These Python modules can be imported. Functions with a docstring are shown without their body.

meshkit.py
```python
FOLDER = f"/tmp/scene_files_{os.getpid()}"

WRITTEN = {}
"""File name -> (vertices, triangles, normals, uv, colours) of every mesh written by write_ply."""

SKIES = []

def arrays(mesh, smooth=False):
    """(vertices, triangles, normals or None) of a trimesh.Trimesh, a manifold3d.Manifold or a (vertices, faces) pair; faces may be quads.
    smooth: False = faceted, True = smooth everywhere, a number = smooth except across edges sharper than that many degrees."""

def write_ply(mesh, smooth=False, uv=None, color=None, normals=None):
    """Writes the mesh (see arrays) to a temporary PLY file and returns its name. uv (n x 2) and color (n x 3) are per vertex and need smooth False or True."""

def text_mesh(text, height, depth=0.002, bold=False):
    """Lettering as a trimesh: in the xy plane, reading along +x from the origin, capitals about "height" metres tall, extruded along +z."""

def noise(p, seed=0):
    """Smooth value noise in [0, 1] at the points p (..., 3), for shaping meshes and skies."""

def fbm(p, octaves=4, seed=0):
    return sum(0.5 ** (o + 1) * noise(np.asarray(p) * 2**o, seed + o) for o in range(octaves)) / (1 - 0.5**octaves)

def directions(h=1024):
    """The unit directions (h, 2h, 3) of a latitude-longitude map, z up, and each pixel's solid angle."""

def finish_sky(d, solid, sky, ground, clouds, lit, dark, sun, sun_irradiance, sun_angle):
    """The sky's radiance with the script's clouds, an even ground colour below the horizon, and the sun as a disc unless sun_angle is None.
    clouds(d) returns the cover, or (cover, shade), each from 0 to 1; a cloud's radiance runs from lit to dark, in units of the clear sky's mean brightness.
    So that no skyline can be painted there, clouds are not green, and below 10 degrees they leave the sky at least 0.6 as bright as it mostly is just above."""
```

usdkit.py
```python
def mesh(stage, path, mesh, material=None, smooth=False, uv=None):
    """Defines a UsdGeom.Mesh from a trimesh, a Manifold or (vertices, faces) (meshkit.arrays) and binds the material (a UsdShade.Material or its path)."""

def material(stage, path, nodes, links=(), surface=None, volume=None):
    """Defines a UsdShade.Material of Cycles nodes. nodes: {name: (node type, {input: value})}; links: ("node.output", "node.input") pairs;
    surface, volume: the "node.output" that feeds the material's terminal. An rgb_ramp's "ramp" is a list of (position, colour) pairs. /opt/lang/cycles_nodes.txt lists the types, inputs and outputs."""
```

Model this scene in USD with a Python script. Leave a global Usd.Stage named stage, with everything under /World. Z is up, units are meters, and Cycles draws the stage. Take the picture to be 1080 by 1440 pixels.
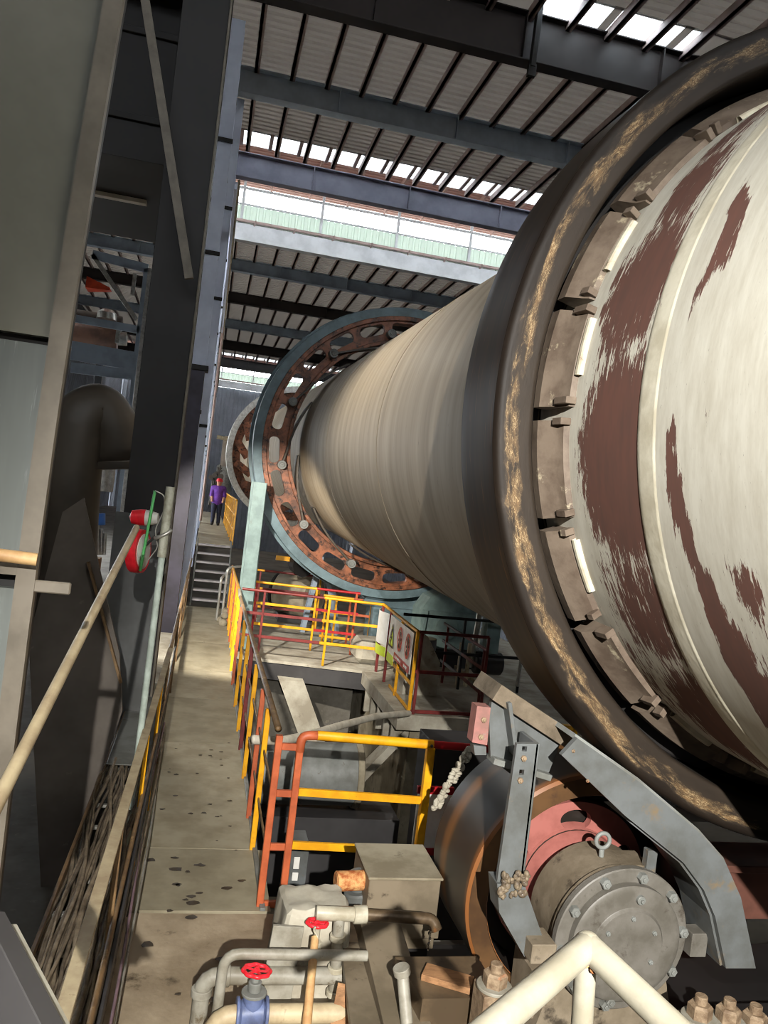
import math, numpy as np, trimesh, manifold3d as m3, usdkit, meshkit
from pxr import Usd, UsdGeom, UsdLux, Gf, Sdf
from shapely.geometry import Polygon, Point, LineString, box as sbox
from shapely import affinity
rng = np.random.default_rng(7)
stage = Usd.Stage.CreateInMemory()
UsdGeom.Xform.Define(stage, '/World'); UsdGeom.Scope.Define(stage, '/World/Looks')
# ---------------------------------------------------------------- camera
EYE = np.array([0.0, 0.0, 3.0]); FPX = 1131.0
CM = np.array([[0.9697, -0.1130, 0.2164], [-0.2135, 0.0369, 0.9762], [0.1183, 0.9929, -0.0116]])
def _axes():
    y = np.array([292.6 - 540, 720 - 677.3, FPX]); y /= np.linalg.norm(y)
    u = np.array([math.sin(.116), math.cos(.116), 0]); u -= y * (u @ y); u /= np.linalg.norm(u)
    return np.stack([np.cross(u, y), y, u])
CM = _axes()
cam = UsdGeom.Camera.Define(stage, '/World/camera')
R_, U_, F_ = CM[:, 0], CM[:, 1], CM[:, 2]
cam.AddTransformOp().Set(Gf.Matrix4d(*[float(v) for v in (*R_, 0, *U_, 0, *(-F_), 0, *EYE, 1)]))
cam.CreateHorizontalApertureAttr(36.0); cam.CreateVerticalApertureAttr(48.0)
cam.CreateFocalLengthAttr(FPX / 1080 * 36.0); cam.CreateClippingRangeAttr(Gf.Vec2f(0.05, 2000))
cam.CreateExposureAttr(0.0)
def A(px, py, x=None, y=None, z=None):
    """The point of the place that the photograph shows at a pixel, at a known distance or height."""
    d = CM @ np.array([px - 540.0, 720.0 - py, FPX])
    t = y / d[1] if y is not None else (z - 3.0) / d[2] if z is not None else x / d[0]
    return EYE + d * t
# ---------------------------------------------------------------- light
SKY = 3.1
dome = UsdLux.DomeLight.Define(stage, '/World/sky_light')
dome.CreateIntensityAttr(SKY); dome.CreateColorAttr(Gf.Vec3f(0.90, 0.95, 1.0))
def flood(path, pos, target, inten, radius, cone, soft, color):
    l = UsdLux.SphereLight.Define(stage, path)
    l.CreateRadiusAttr(radius); l.CreateIntensityAttr(inten); l.CreateColorAttr(Gf.Vec3f(*color))
    sh = UsdLux.ShapingAPI.Apply(l.GetPrim()); sh.CreateShapingConeAngleAttr(cone); sh.CreateShapingConeSoftnessAttr(soft)
    d = np.array(target, float) - pos; d /= np.linalg.norm(d)
    b = -d; r = np.cross([0, 0, 1.0], b); r /= np.linalg.norm(r); u = np.cross(b, r)
    l.AddTransformOp().Set(Gf.Matrix4d(*[float(v) for v in (*r, 0, *u, 0, *b, 0, *pos, 1)]))
L1 = np.array([-0.20, -3.6, 4.75]); T1 = np.array([3.1, 4.6, 1.1])
L2 = np.array([-0.47, 9.9, 3.6]); T2 = np.array([1.3, 15.5, 0.8])
flood('/World/flood_near', L1, T1, 195000, 0.03, 30, 0.85, (1.0, .975, .92))
flood('/World/flood_far', L2, T2, 15000, 0.07, 29, 0.45, (1.0, .94, .84))
L3 = np.array([-0.47, 9.95, 6.1]); T3 = np.array([2.5, 9.4, 2.4])
flood('/World/flood_shell', L3, T3, 2600, 0.07, 60, 0.8, (1.0, .95, .86))
# ---------------------------------------------------------------- materials
def s(r, g, b):
    return tuple(((c / 255) / 12.92 if c <= 10 else ((c / 255 + .055) / 1.055) ** 2.4) for c in (r, g, b))
LK = '/World/Looks/'
def M(name, c1, c2=None, scale=3.0, rough=.6, metal=0.0, lo=.4, hi=.62, c3=None, lo3=.58, hi3=.66, scale3=7.0, bump=0.0, bscale=None, st=(1, 1, 1), detail=6.0, spec=.4):
    c2 = c2 or tuple(x * .72 for x in c1)
    n = {'g': ('geometry', {}), 'mp': ('mapping', {'scale': st}),
         'n': ('noise_texture', {'scale': scale, 'detail': detail, 'roughness': .62}),
         'r': ('map_range', {'from_min': lo, 'from_max': hi, 'clamp': True}),
         'c': ('mix_color', {'a': c1, 'b': c2}),
         'p': ('principled_bsdf', {'roughness': rough, 'metallic': metal, 'specular_ior_level': spec})}
    l = [('g.position', 'mp.vector'), ('mp.vector', 'n.vector'), ('n.fac', 'r.value'), ('r.result', 'c.fac')]
    out = 'c.result'
    if c3:
        n |= {'n3': ('noise_texture', {'scale': scale3, 'detail': 8.0, 'roughness': .68}), 'r3': ('map_range', {'from_min': lo3, 'from_max': hi3, 'clamp': True}), 'c3': ('mix_color', {'b': c3})}
        l += [('mp.vector', 'n3.vector'), ('n3.fac', 'r3.value'), ('r3.result', 'c3.fac'), ('c.result', 'c3.a')]; out = 'c3.result'
    l.append((out, 'p.base_color'))
    if bump:
        n |= {'nb': ('noise_texture', {'scale': bscale or scale * 6, 'detail': 6.0}), 'b': ('bump', {'strength': bump, 'distance': .01})}
        l += [('mp.vector', 'nb.vector'), ('nb.fac', 'b.height'), ('b.normal', 'p.normal')]
    return usdkit.material(stage, LK + name, n, l, surface='p.BSDF')
PAINT = {}
concrete = M('concrete', s(150, 141, 120), s(118, 108, 88), 2.5, .85, c3=s(84, 74, 58), lo3=.60, hi3=.70, scale3=4, bump=.25)
concrete_dark = M('concrete_dark', s(104, 100, 92), s(78, 74, 66), 1.5, .9, c3=s(126, 120, 106), lo3=.6, hi3=.75, bump=.3)
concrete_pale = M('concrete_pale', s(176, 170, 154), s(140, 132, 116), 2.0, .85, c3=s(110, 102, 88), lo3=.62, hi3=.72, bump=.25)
plate_br = M('plate_brown', s(104, 96, 88), s(84, 77, 70), 1.5, .6, c3=s(120, 110, 98), lo3=.64, hi3=.72)
trench_m = M('trench_grey', s(100, 101, 100), s(82, 82, 80), 1.5, .6)
floor_m = M('floor_oily', s(172, 155, 130), s(136, 120, 97), 1.6, .7, c3=s(60, 48, 34), lo3=.60, hi3=.72, scale3=3.2, bump=.35, bscale=22)
plate_m = M('plate_dusty', s(152, 143, 120), s(130, 121, 99), 2.2, .62, c3=s(78, 66, 46), lo3=.66, hi3=.70, scale3=6, bump=.2)
plate_m2 = M('plate_dusty_b', s(160, 151, 128), s(138, 128, 105), 2.4, .62, c3=s(84, 72, 52), lo3=.66, hi3=.70, scale3=5, bump=.2)
stain_m = M('oil_stain', s(48, 38, 26), s(66, 54, 38), 20, .35)
steel_dark = M('steel_dark', s(62, 60, 60), s(48, 46, 46), 1.2, .55, bump=.05)
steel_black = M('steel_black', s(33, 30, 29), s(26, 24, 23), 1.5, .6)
steel_dusty = M('steel_dusty', s(118, 106, 88), s(94, 84, 68), 3, .5, c3=s(70, 60, 48), lo3=.6, hi3=.68, bump=.15)
nut_m = M('nut_dusty', s(142, 122, 98), s(104, 84, 64), 20, .7, c3=s(150, 92, 56), lo3=.6, hi3=.68, bump=.3)
steel_grey = M('steel_grey', s(124, 126, 122), s(98, 98, 92), 3, .5, c3=s(86, 74, 58), lo3=.62, hi3=.7, bump=.1)
paint_greyblue = M('paint_greyblue', s(98, 101, 101), s(82, 83, 80), 4, .45, c3=s(112, 98, 78), lo3=.58, hi3=.68, scale3=5, bump=.12)
paint_housing = M('paint_housing', s(128, 116, 98), s(106, 95, 78), 5, .6, c3=s(62, 54, 44), lo3=.56, hi3=.66, scale3=6, bump=.2)
paint_flange = M('paint_flange', s(106, 102, 95), s(88, 84, 76), 6, .5, c3=s(62, 54, 45), lo3=.58, hi3=.70, scale3=8, bump=.1)
cab_upper = M('cabinet_upper', s(112, 110, 98), s(98, 96, 84), 1.3, .55, bump=.05)
cab_lower = M('cabinet_lower', s(116, 120, 116), s(100, 104, 100), 1.6, .5, c3=s(134, 138, 134), lo3=.62, hi3=.68, scale3=9, st=(3, 3, .25))
cab_flange = M('cabinet_flange', s(112, 104, 92), s(94, 87, 76), 5, .55)
pipe_beige = M('pipe_beige', s(176, 160, 128), s(150, 132, 104), 6, .5, c3=s(120, 98, 70), lo3=.6, hi3=.7)
pipe_white = M('pipe_white', s(172, 166, 148), s(148, 140, 120), 7, .4, c3=s(112, 92, 68), lo3=.66, hi3=.72, scale3=16, bump=.1)
handrail_m = M('handrail_white', s(146, 141, 126), s(128, 122, 106), 7, .4, c3=s(84, 70, 54), lo3=.66, hi3=.72, scale3=16, bump=.1)
rust_bit = M('rust_bit', s(150, 82, 40), s(200, 150, 96), 24, .8, bump=.4)
pipe_green = M('pipe_palegreen', s(176, 188, 178), s(150, 160, 150), 8, .35)
pipe_grey = M('pipe_grey', s(142, 138, 126), s(116, 110, 96), 8, .5, c3=s(92, 80, 62), lo3=.6, hi3=.68)
yellow = M('paint_yellow', s(232, 168, 22), s(206, 142, 18), 5, .42, c3=s(120, 82, 30), lo3=.66, hi3=.72, scale3=14)
orange = M('paint_orange', s(186, 94, 56), s(160, 78, 46), 6, .5, c3=s(110, 70, 46), lo3=.62, hi3=.7)
red = M('paint_red', s(176, 28, 34), s(146, 24, 28), 6, .4)
darkred = M('paint_darkred', s(122, 46, 42), s(96, 36, 34), 6, .5, c3=s(150, 120, 84), lo3=.66, hi3=.72)
brownrail = M('rail_brown', s(124, 98, 66), s(96, 74, 50), 8, .5, c3=s(156, 130, 90), lo3=.58, hi3=.66)
bright_red = M('handwheel_red', s(226, 40, 52), s(200, 30, 40), 12, .35)
blue_valve = M('valve_blue', s(92, 104, 140), s(76, 84, 112), 12, .45)
teal = M('paint_teal', s(122, 142, 138), s(104, 122, 120), 4, .5, c3=s(104, 112, 108), lo3=.64, hi3=.72)
guard_m = M('guard_blue', s(104, 124, 130), s(86, 103, 108), 3, .5, c3=s(84, 94, 96), lo3=.62, hi3=.72)
gear_m = M('gear_orange', s(148, 92, 64), s(90, 58, 42), 4, .5, c3=s(44, 32, 26), lo3=.52, hi3=.62, bump=.15)
column_m = M('column_blue', s(222, 230, 248), s(206, 214, 234), 1.5, .5)
beam_m = M('beam_blue', s(150, 164, 178), s(132, 144, 156), 1.5, .55)
beam_pale = M('beam_pale', s(196, 200, 202), s(176, 180, 182), 1.5, .55)
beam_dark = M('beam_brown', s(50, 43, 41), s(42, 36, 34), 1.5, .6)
purlin_m = M('purlin', s(172, 152, 146), s(150, 132, 126), 2, .6)
def thin_sheet(name, c, lit):
    return special(name, {'g': ('geometry', {}), 'n': ('noise_texture', {'scale': .5, 'detail': 6.0}), 'c': ('mix_color', {'a': c, 'b': tuple(x * .8 for x in c)}), 't': ('translucent_bsdf', {'color': tuple(x * 1.0 for x in c)}), 'd': ('diffuse_bsdf', {}), 'm': ('mix_closure', {'fac': 1 - lit})},
                   [('g.position', 'n.vector'), ('n.fac', 'c.fac'), ('c.result', 'd.color'), ('t.BSDF', 'm.closure1'), ('d.BSDF', 'm.closure2')], 'm.closure')
wall_m = M('wall_sheet', s(118, 122, 130), s(100, 104, 110), .4, .6)
pink_m = M('hub_pink', s(160, 98, 90), s(136, 80, 72), 5, .5)
tyre_blk = M('roller_black', s(40, 34, 30), s(30, 26, 22), 4, .45)
wood = M('wood_plank', s(150, 110, 74), s(118, 84, 54), 8, .8, st=(1, 4, 4), bump=.2)
bamboo_m = M('bamboo', s(196, 160, 112), s(168, 128, 84), 9, .55)
cable_m = M('cable_black', s(104, 92, 76), s(72, 62, 50), 10, .6)
cable_m2 = M('cable_brown', s(128, 114, 94), s(92, 80, 64), 10, .7)
hose_m = M('hose_pale', s(216, 208, 190), s(190, 180, 160), 5, .6)
step_m = M('step_grey', s(170, 166, 168), s(146, 142, 144), 4, .55)
beam_m2 = M('beam_blue_light', s(206, 220, 234), s(184, 198, 212), 1.5, .55)
beam_m3 = M('beam_mauve', s(146, 144, 158), s(130, 128, 142), 1.5, .55)
white_m = M('board_white', s(226, 224, 218), s(206, 204, 196), 4, .5)
lime_m = M('board_lime', s(206, 226, 60), s(186, 206, 50), 4, .5)
blackp = M('print_black', s(28, 28, 28), s(36, 36, 36), 4, .5)
cloth_purple = M('cloth_purple', s(120, 70, 170), s(96, 54, 140), 12, .8)
skin_m = M('skin', s(206, 156, 128), s(190, 140, 112), 20, .6)
navy = M('cloth_navy', s(48, 50, 70), s(38, 40, 56), 12, .85)
green_m = M('rod_green', s(96, 190, 110), s(80, 160, 92), 12, .4)
chrome = M('galvanised', s(190, 188, 180), s(160, 158, 150), 10, .35, metal=.6)
ground_m = M('ground_dirt', s(120, 112, 98), s(96, 90, 78), .5, .95)
duct_m = M('duct_brown', s(78, 70, 60), s(62, 55, 47), 1.5, .5)
def special(name, nodes, links, surface):
    return usdkit.material(stage, LK + name, nodes, links, surface=surface)
pane_m = special('skylight_pane', {'t': ('translucent_bsdf', {'color': (.80, .84, .86)})}, [], 't.BSDF')
transl_m = special('translucent_sheet', {'t': ('translucent_bsdf', {'color': (.62, .68, .62)}), 'd': ('diffuse_bsdf', {'color': (.55, .6, .55)}), 'm': ('mix_closure', {'fac': .45})},
                   [('t.BSDF', 'm.closure1'), ('d.BSDF', 'm.closure2')], 'm.closure')
water_m = special('water', {'p': ('principled_bsdf', {'base_color': (1, 1, 1), 'roughness': .03, 'transmission_weight': 1.0, 'ior': 1.33})}, [], 'p.BSDF')
sheet_m = thin_sheet('roof_sheet', s(182, 177, 171), .24); sheet_pink = thin_sheet('roof_sheet_rosy', s(198, 168, 158), .14)
# kiln shell near: white limewash worn off in hoop-wise flakes; mask primvar says how worn, u = hoop distance, v = axial distance
white_c, brown_c = s(214, 210, 196), s(112, 78, 68)
shell_near_m = special('shell_flaking', {
    'uv': ('uvmap', {'attribute': 'st'}), 'mk': ('attribute', {'attribute': 'wear'}),
    'm1': ('mapping', {'scale': (1.6, 7.0, 1)}), 'n1': ('noise_texture', {'scale': 1.6, 'detail': 8.0, 'roughness': .66}),
    'm2': ('mapping', {'scale': (7.0, 42.0, 1)}), 'n2': ('noise_texture', {'scale': 1.2, 'detail': 6.0, 'roughness': .72}),
    'a1': ('math', {'math_type': 'multiply_add', 'value2': .8, 'value3': -.4}), 'a2': ('math', {'math_type': 'multiply_add', 'value2': 1.15, 'value3': -.575}),
    's1': ('math', {'math_type': 'add'}), 's2': ('math', {'math_type': 'add'}),
    'r': ('map_range', {'from_min': .49, 'from_max': .515, 'clamp': True}),
    'n3': ('noise_texture', {'scale': 2.0, 'detail': 8.0, 'roughness': .7}), 'wr': ('map_range', {'from_min': .38, 'from_max': .66, 'clamp': True}),
    'w': ('mix_color', {'a': white_c, 'b': s(196, 190, 174)}), 'b': ('mix_color', {'a': brown_c, 'b': s(100, 74, 66)}),
    'n4': ('noise_texture', {'scale': 3.4, 'detail': 5.0, 'roughness': .7}), 'r4': ('map_range', {'from_min': .66, 'from_max': .70, 'clamp': True}), 'w2': ('mix_color', {'b': s(120, 108, 94)}),
    'c': ('mix_color', {}), 'bp': ('bump', {'strength': .5, 'distance': .004, 'invert': True}),
    'p': ('principled_bsdf', {'roughness': .72, 'specular_ior_level': .3})},
    [('uv.UV', 'm1.vector'), ('uv.UV', 'm2.vector'), ('m1.vector', 'n1.vector'), ('m2.vector', 'n2.vector'), ('n1.fac', 'a1.value1'), ('n2.fac', 'a2.value1'),
     ('mk.fac', 's1.value1'), ('a1.value', 's1.value2'), ('s1.value', 's2.value1'), ('a2.value', 's2.value2'), ('s2.value', 'r.value'), ('m1.vector', 'n3.vector'),
     ('n3.fac', 'wr.value'), ('wr.result', 'w.fac'), ('wr.result', 'b.fac'), ('m2.vector', 'n4.vector'), ('n4.fac', 'r4.value'), ('w.result', 'w2.a'), ('r4.result', 'w2.fac'), ('w2.result', 'c.a'), ('b.result', 'c.b'), ('r.result', 'c.fac'), ('c.result', 'p.base_color'),
     ('r.result', 'bp.height'), ('bp.normal', 'p.normal')], 'p.BSDF')
shell_far_m = special('shell_dusty', {
    'uv': ('uvmap', {'attribute': 'st'}), 'm1': ('mapping', {'scale': (.35, 4.0, 1)}), 'n1': ('noise_texture', {'scale': 1.0, 'detail': 7.0, 'roughness': .6}),
    'r': ('map_range', {'from_min': .35, 'from_max': .68, 'clamp': True}), 'm2': ('mapping', {'scale': (3, 10.0, 1)}), 'n2': ('noise_texture', {'scale': 1.3, 'detail': 8.0, 'roughness': .75}),
    'r2': ('map_range', {'from_min': .62, 'from_max': .70, 'clamp': True}),
    'c': ('mix_color', {'a': s(164, 149, 126), 'b': s(132, 118, 97)}), 'c2': ('mix_color', {'b': s(84, 74, 64)}),
    'p': ('principled_bsdf', {'roughness': .62, 'specular_ior_level': .3})},
    [('uv.UV', 'm1.vector'), ('uv.UV', 'm2.vector'), ('m1.vector', 'n1.vector'), ('m2.vector', 'n2.vector'), ('n1.fac', 'r.value'), ('r.result', 'c.fac'), ('n2.fac', 'r2.value'),
     ('c.result', 'c2.a'), ('r2.result', 'c2.fac'), ('c2.result', 'p.base_color')], 'p.BSDF')
# riding ring: u = hoop distance, v = radius on the side face / 3 + axial on the tread
ring_m = special('ring_greasy', {
    'uv': ('uvmap', {'attribute': 'st'}), 'sx': ('separate_xyz', {}), 'm1': ('mapping', {'scale': (2.0, 6.0, 1)}), 'n1': ('noise_texture', {'scale': 1.5, 'detail': 7.0, 'roughness': .62, 'distortion': .4}),
    'ad': ('math', {'math_type': 'multiply_add', 'value2': .20, 'value3': -.10}), 'v2': ('math', {'math_type': 'add'}), 'mr': ('map_range', {'from_min': 2.19, 'from_max': 2.40, 'clamp': True}),
    'bm': ('rgb_ramp', {'ramp': [(0, (0, 0, 0)), (.36, (0, 0, 0)), (.52, (.9, .9, .9)), (.66, (1, 1, 1)), (.70, (.25, .25, .25)), (.74, (0, 0, 0)), (1, (0, 0, 0))]}),
    'n2': ('noise_texture', {'scale': 3.2, 'detail': 8.0, 'roughness': .66, 'distortion': .5}), 'r2': ('map_range', {'from_min': .40, 'from_max': .60, 'clamp': True}), 'pm': ('math', {'math_type': 'multiply'}),
    'n3': ('noise_texture', {'scale': 10.0, 'detail': 5.0, 'roughness': .6, 'distortion': 1.2}), 'd3': ('math', {'math_type': 'subtract', 'value2': .5}), 'b3': ('math', {'math_type': 'absolute'}), 'r3': ('map_range', {'from_min': .026, 'from_max': .004, 'to_min': 0.0, 'to_max': 1.0, 'clamp': True}), 'pl': ('math', {'math_type': 'multiply'}),
    'n4': ('noise_texture', {'scale': 3.0, 'detail': 6.0}), 'base': ('mix_color', {'a': s(54, 45, 36), 'b': s(36, 30, 25)}), 'och': ('mix_color', {'a': s(136, 108, 74), 'b': s(90, 71, 50)}),
    'c1': ('mix_color', {}), 'c2': ('mix_color', {'b': s(184, 162, 124)}), 'edge': ('rgb_ramp', {'ramp': [(0, (1, 1, 1)), (.72, (1, 1, 1)), (.80, (.55, .5, .45)), (1, (.45, .4, .36))]}), 'mx': ('mix_color', {'blend_type': 'multiply', 'fac': 1.0}),
    'bp': ('bump', {'strength': .4, 'distance': .006}), 'p': ('principled_bsdf', {'roughness': .6, 'specular_ior_level': .3})},
    [('uv.UV', 'sx.vector'), ('uv.UV', 'm1.vector'), ('m1.vector', 'n1.vector'), ('n1.fac', 'ad.value1'), ('sx.y', 'v2.value1'), ('ad.value', 'v2.value2'), ('v2.value', 'mr.value'), ('mr.result', 'bm.fac'), ('mr.result', 'edge.fac'),
     ('m1.vector', 'n2.vector'), ('n2.fac', 'r2.value'), ('bm.color', 'pm.value1'), ('r2.result', 'pm.value2'), ('m1.vector', 'n3.vector'), ('n3.fac', 'd3.value1'), ('d3.value', 'b3.value1'), ('b3.value', 'r3.value'), ('r3.result', 'pl.value1'), ('pm.value', 'pl.value2'),
     ('m1.vector', 'n4.vector'), ('n4.fac', 'base.fac'), ('n4.fac', 'och.fac'), ('base.result', 'c1.a'), ('och.result', 'c1.b'), ('pm.value', 'c1.fac'), ('c1.result', 'c2.a'), ('pl.value', 'c2.fac'), ('c2.result', 'mx.a'), ('edge.color', 'mx.b'), ('mx.result', 'p.base_color'), ('n2.fac', 'bp.height'), ('bp.normal', 'p.normal')], 'p.BSDF')
tread_m = M('ring_tread', s(52, 38, 25), s(34, 26, 19), 3, .42, metal=.2, c3=s(110, 76, 38), lo3=.6, hi3=.7, st=(.4, 6, .4))
def streak(name, base, hot, centres, width, axis_y0):
    """Bands worn round a wheel, by distance along y."""
    n = {'g': ('geometry', {}), 'sx': ('separate_xyz', {}), 'n': ('noise_texture', {'scale': 3.0, 'detail': 5.0}), 'ad': ('math', {'math_type': 'multiply_add', 'value2': .02, 'value3': -.01}), 'v': ('math', {'math_type': 'add'}),
         'mr': ('map_range', {'from_min': axis_y0, 'from_max': axis_y0 + width, 'clamp': True}), 'rp': ('rgb_ramp', {'ramp': centres}), 'p': ('principled_bsdf', {'roughness': .38, 'specular_ior_level': .5})}
    l = [('g.position', 'sx.vector'), ('g.position', 'n.vector'), ('n.fac', 'ad.value1'), ('sx.y', 'v.value1'), ('ad.value', 'v.value2'), ('v.value', 'mr.value'), ('mr.result', 'rp.fac'), ('rp.color', 'p.base_color')]
    return special(name, n, l, 'p.BSDF')
# ---------------------------------------------------------------- mesh helpers
V = lambda *a: np.array(a, float)
def cat(*ms):
    ms = [m for x in ms for m in (x if isinstance(x, (list, tuple)) else [x])]
    return trimesh.util.concatenate(ms)
def hull(pts):
    return trimesh.convex.convex_hull(np.asarray(pts, float))
def bx(lo, hi, c=0.004):
    lo, hi = np.minimum(lo, hi).astype(float), np.maximum(lo, hi).astype(float)
    c = min(c, *(.3 * (hi - lo)))
    if c <= 0: return trimesh.creation.box(bounds=[lo, hi])
    pts = []
    for k in range(3):
        l, h = lo + c, hi - c; l[k], h[k] = lo[k], hi[k]
        pts += [[(l, h)[i][0], (l, h)[j][1], (l, h)[m][2]] for i in (0, 1) for j in (0, 1) for m in (0, 1)]
    return hull(pts)
def frame(d, up=(0, 0, 1)):
    d = np.asarray(d, float); d = d / np.linalg.norm(d); up = np.asarray(up, float)
    if abs(d @ up) > .98: up = V(1, 0, 0)
    x = np.cross(d, up); x /= np.linalg.norm(x)
    return x, np.cross(x, d), d
def bar(p, q, w, h=None, up=(0, 0, 1), c=.002):
    """A bar from p to q, w wide sideways and h high."""
    p, q = np.asarray(p, float), np.asarray(q, float); h = h or w; x, y, d = frame(q - p, up); L = np.linalg.norm(q - p)
    m = bx((-w / 2, -h / 2, 0), (w / 2, h / 2, L), c)
    T = np.eye(4); T[:3, 0], T[:3, 1], T[:3, 2], T[:3, 3] = x, y, d, p
    m.apply_transform(T); m.fix_normals() if np.linalg.det(T[:3, :3]) < 0 else None
    return m
def fillet(path, r, n=5):
    path = [np.asarray(p, float) for p in path]; out = [path[0]]
    for a, b, c in zip(path, path[1:], path[2:]):
        u, v = (a - b) / np.linalg.norm(a - b), (c - b) / np.linalg.norm(c - b)
        k = min(r, .45 * np.linalg.norm(a - b), .45 * np.linalg.norm(c - b))
        for t in np.linspace(0, 1, n): out.append((1 - t) ** 2 * (b + u * k) + 2 * t * (1 - t) * b + t * t * (b + v * k))
    return out + [path[-1]]
def tube(path, r, n=10, fil=0.0, cap=True):
    path = fillet(path, fil) if fil else [np.asarray(p, float) for p in path]
    path = [p for i, p in enumerate(path) if i == 0 or np.linalg.norm(p - path[i - 1]) > 1e-6]
    P = np.array(path); rs = np.broadcast_to(np.asarray(r, float), len(P)); T = np.gradient(P, axis=0); T /= np.linalg.norm(T, axis=1)[:, None]
    x, y, _ = frame(T[0]); vs = []; ang = np.arange(n) / n * 2 * np.pi
    for i in range(len(P)):
        x = x - T[i] * (x @ T[i]); x /= np.linalg.norm(x); y = np.cross(T[i], x)
        vs.append(P[i] + rs[i] * (np.cos(ang)[:, None] * x + np.sin(ang)[:, None] * y))
    v = np.vstack(vs); f = []
    for i in range(len(P) - 1):
        for j in range(n):
            a, b = i * n + j, i * n + (j + 1) % n; f += [[a, b, b + n], [a, b + n, a + n]]
    if cap:
        v = np.vstack([v, P[0], P[-1]]); k = len(v) - 2
        for j in range(n):
            f += [[k, (j + 1) % n, j], [k + 1, (len(P) - 1) * n + j, (len(P) - 1) * n + (j + 1) % n]]
    return trimesh.Trimesh(v, f, process=False)
def place(m, o, x, y, z):
    T = np.eye(4); T[:3, 0], T[:3, 1], T[:3, 2], T[:3, 3] = x, y, z, o
    m = m.copy(); m.apply_transform(T)
    return m
def prism(poly, depth, o=(0, 0, 0), x=(1, 0, 0), y=(0, 0, 1)):
    """poly (2-D, in x, y) extruded by depth along y cross x's other side, i.e. along -(x cross y)."""
    p = poly if hasattr(poly, 'exterior') else Polygon(poly)
    m = trimesh.creation.extrude_polygon(p, depth, engine='earcut')
    x, y = np.asarray(x, float), np.asarray(y, float); z = -np.cross(x, y)
    m = place(m, o, x, y, z); m.invert()
    return m
def lathe(prof, o, d, n=48, up=(0, 0, 1)):
    """prof: (radius, along) pairs, closed by the axis where radius is 0."""
    x, y, d = frame(d, up); prof = np.array(prof, float); a = np.arange(n) / n * 2 * np.pi; v = []
    for r, t in prof: v.append(np.asarray(o) + d * t + r * (np.cos(a)[:, None] * x + np.sin(a)[:, None] * y))
    v = np.vstack(v); f = []
    for i in range(len(prof) - 1):
        for j in range(n):
            p, q = i * n + j, i * n + (j + 1) % n; f += [[p, q, q + n], [p, q + n, p + n]]
    m = trimesh.Trimesh(v, f, process=True); m.fix_normals()
    return m
def cyl(p, q, r, n=20, c=.003):
    p, q = np.asarray(p, float), np.asarray(q, float); L = np.linalg.norm(q - p); c = min(c, r * .4, L * .3)
    return lathe([(0, 0), (r - c, 0), (r, c), (r, L - c), (r - c, L), (0, L)], p, q - p, n)
def hexbolt(p, d, r=.018, h=.02):
    p = np.asarray(p, float); d = np.asarray(d, float) / np.linalg.norm(d)
    return cat(lathe([(0, 0), (r, 0), (r, h * .85), (r * .85, h), (0, h)], p, d, 6), cyl(p + d * h, p + d * (h + .008), r * .5, 8))
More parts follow.
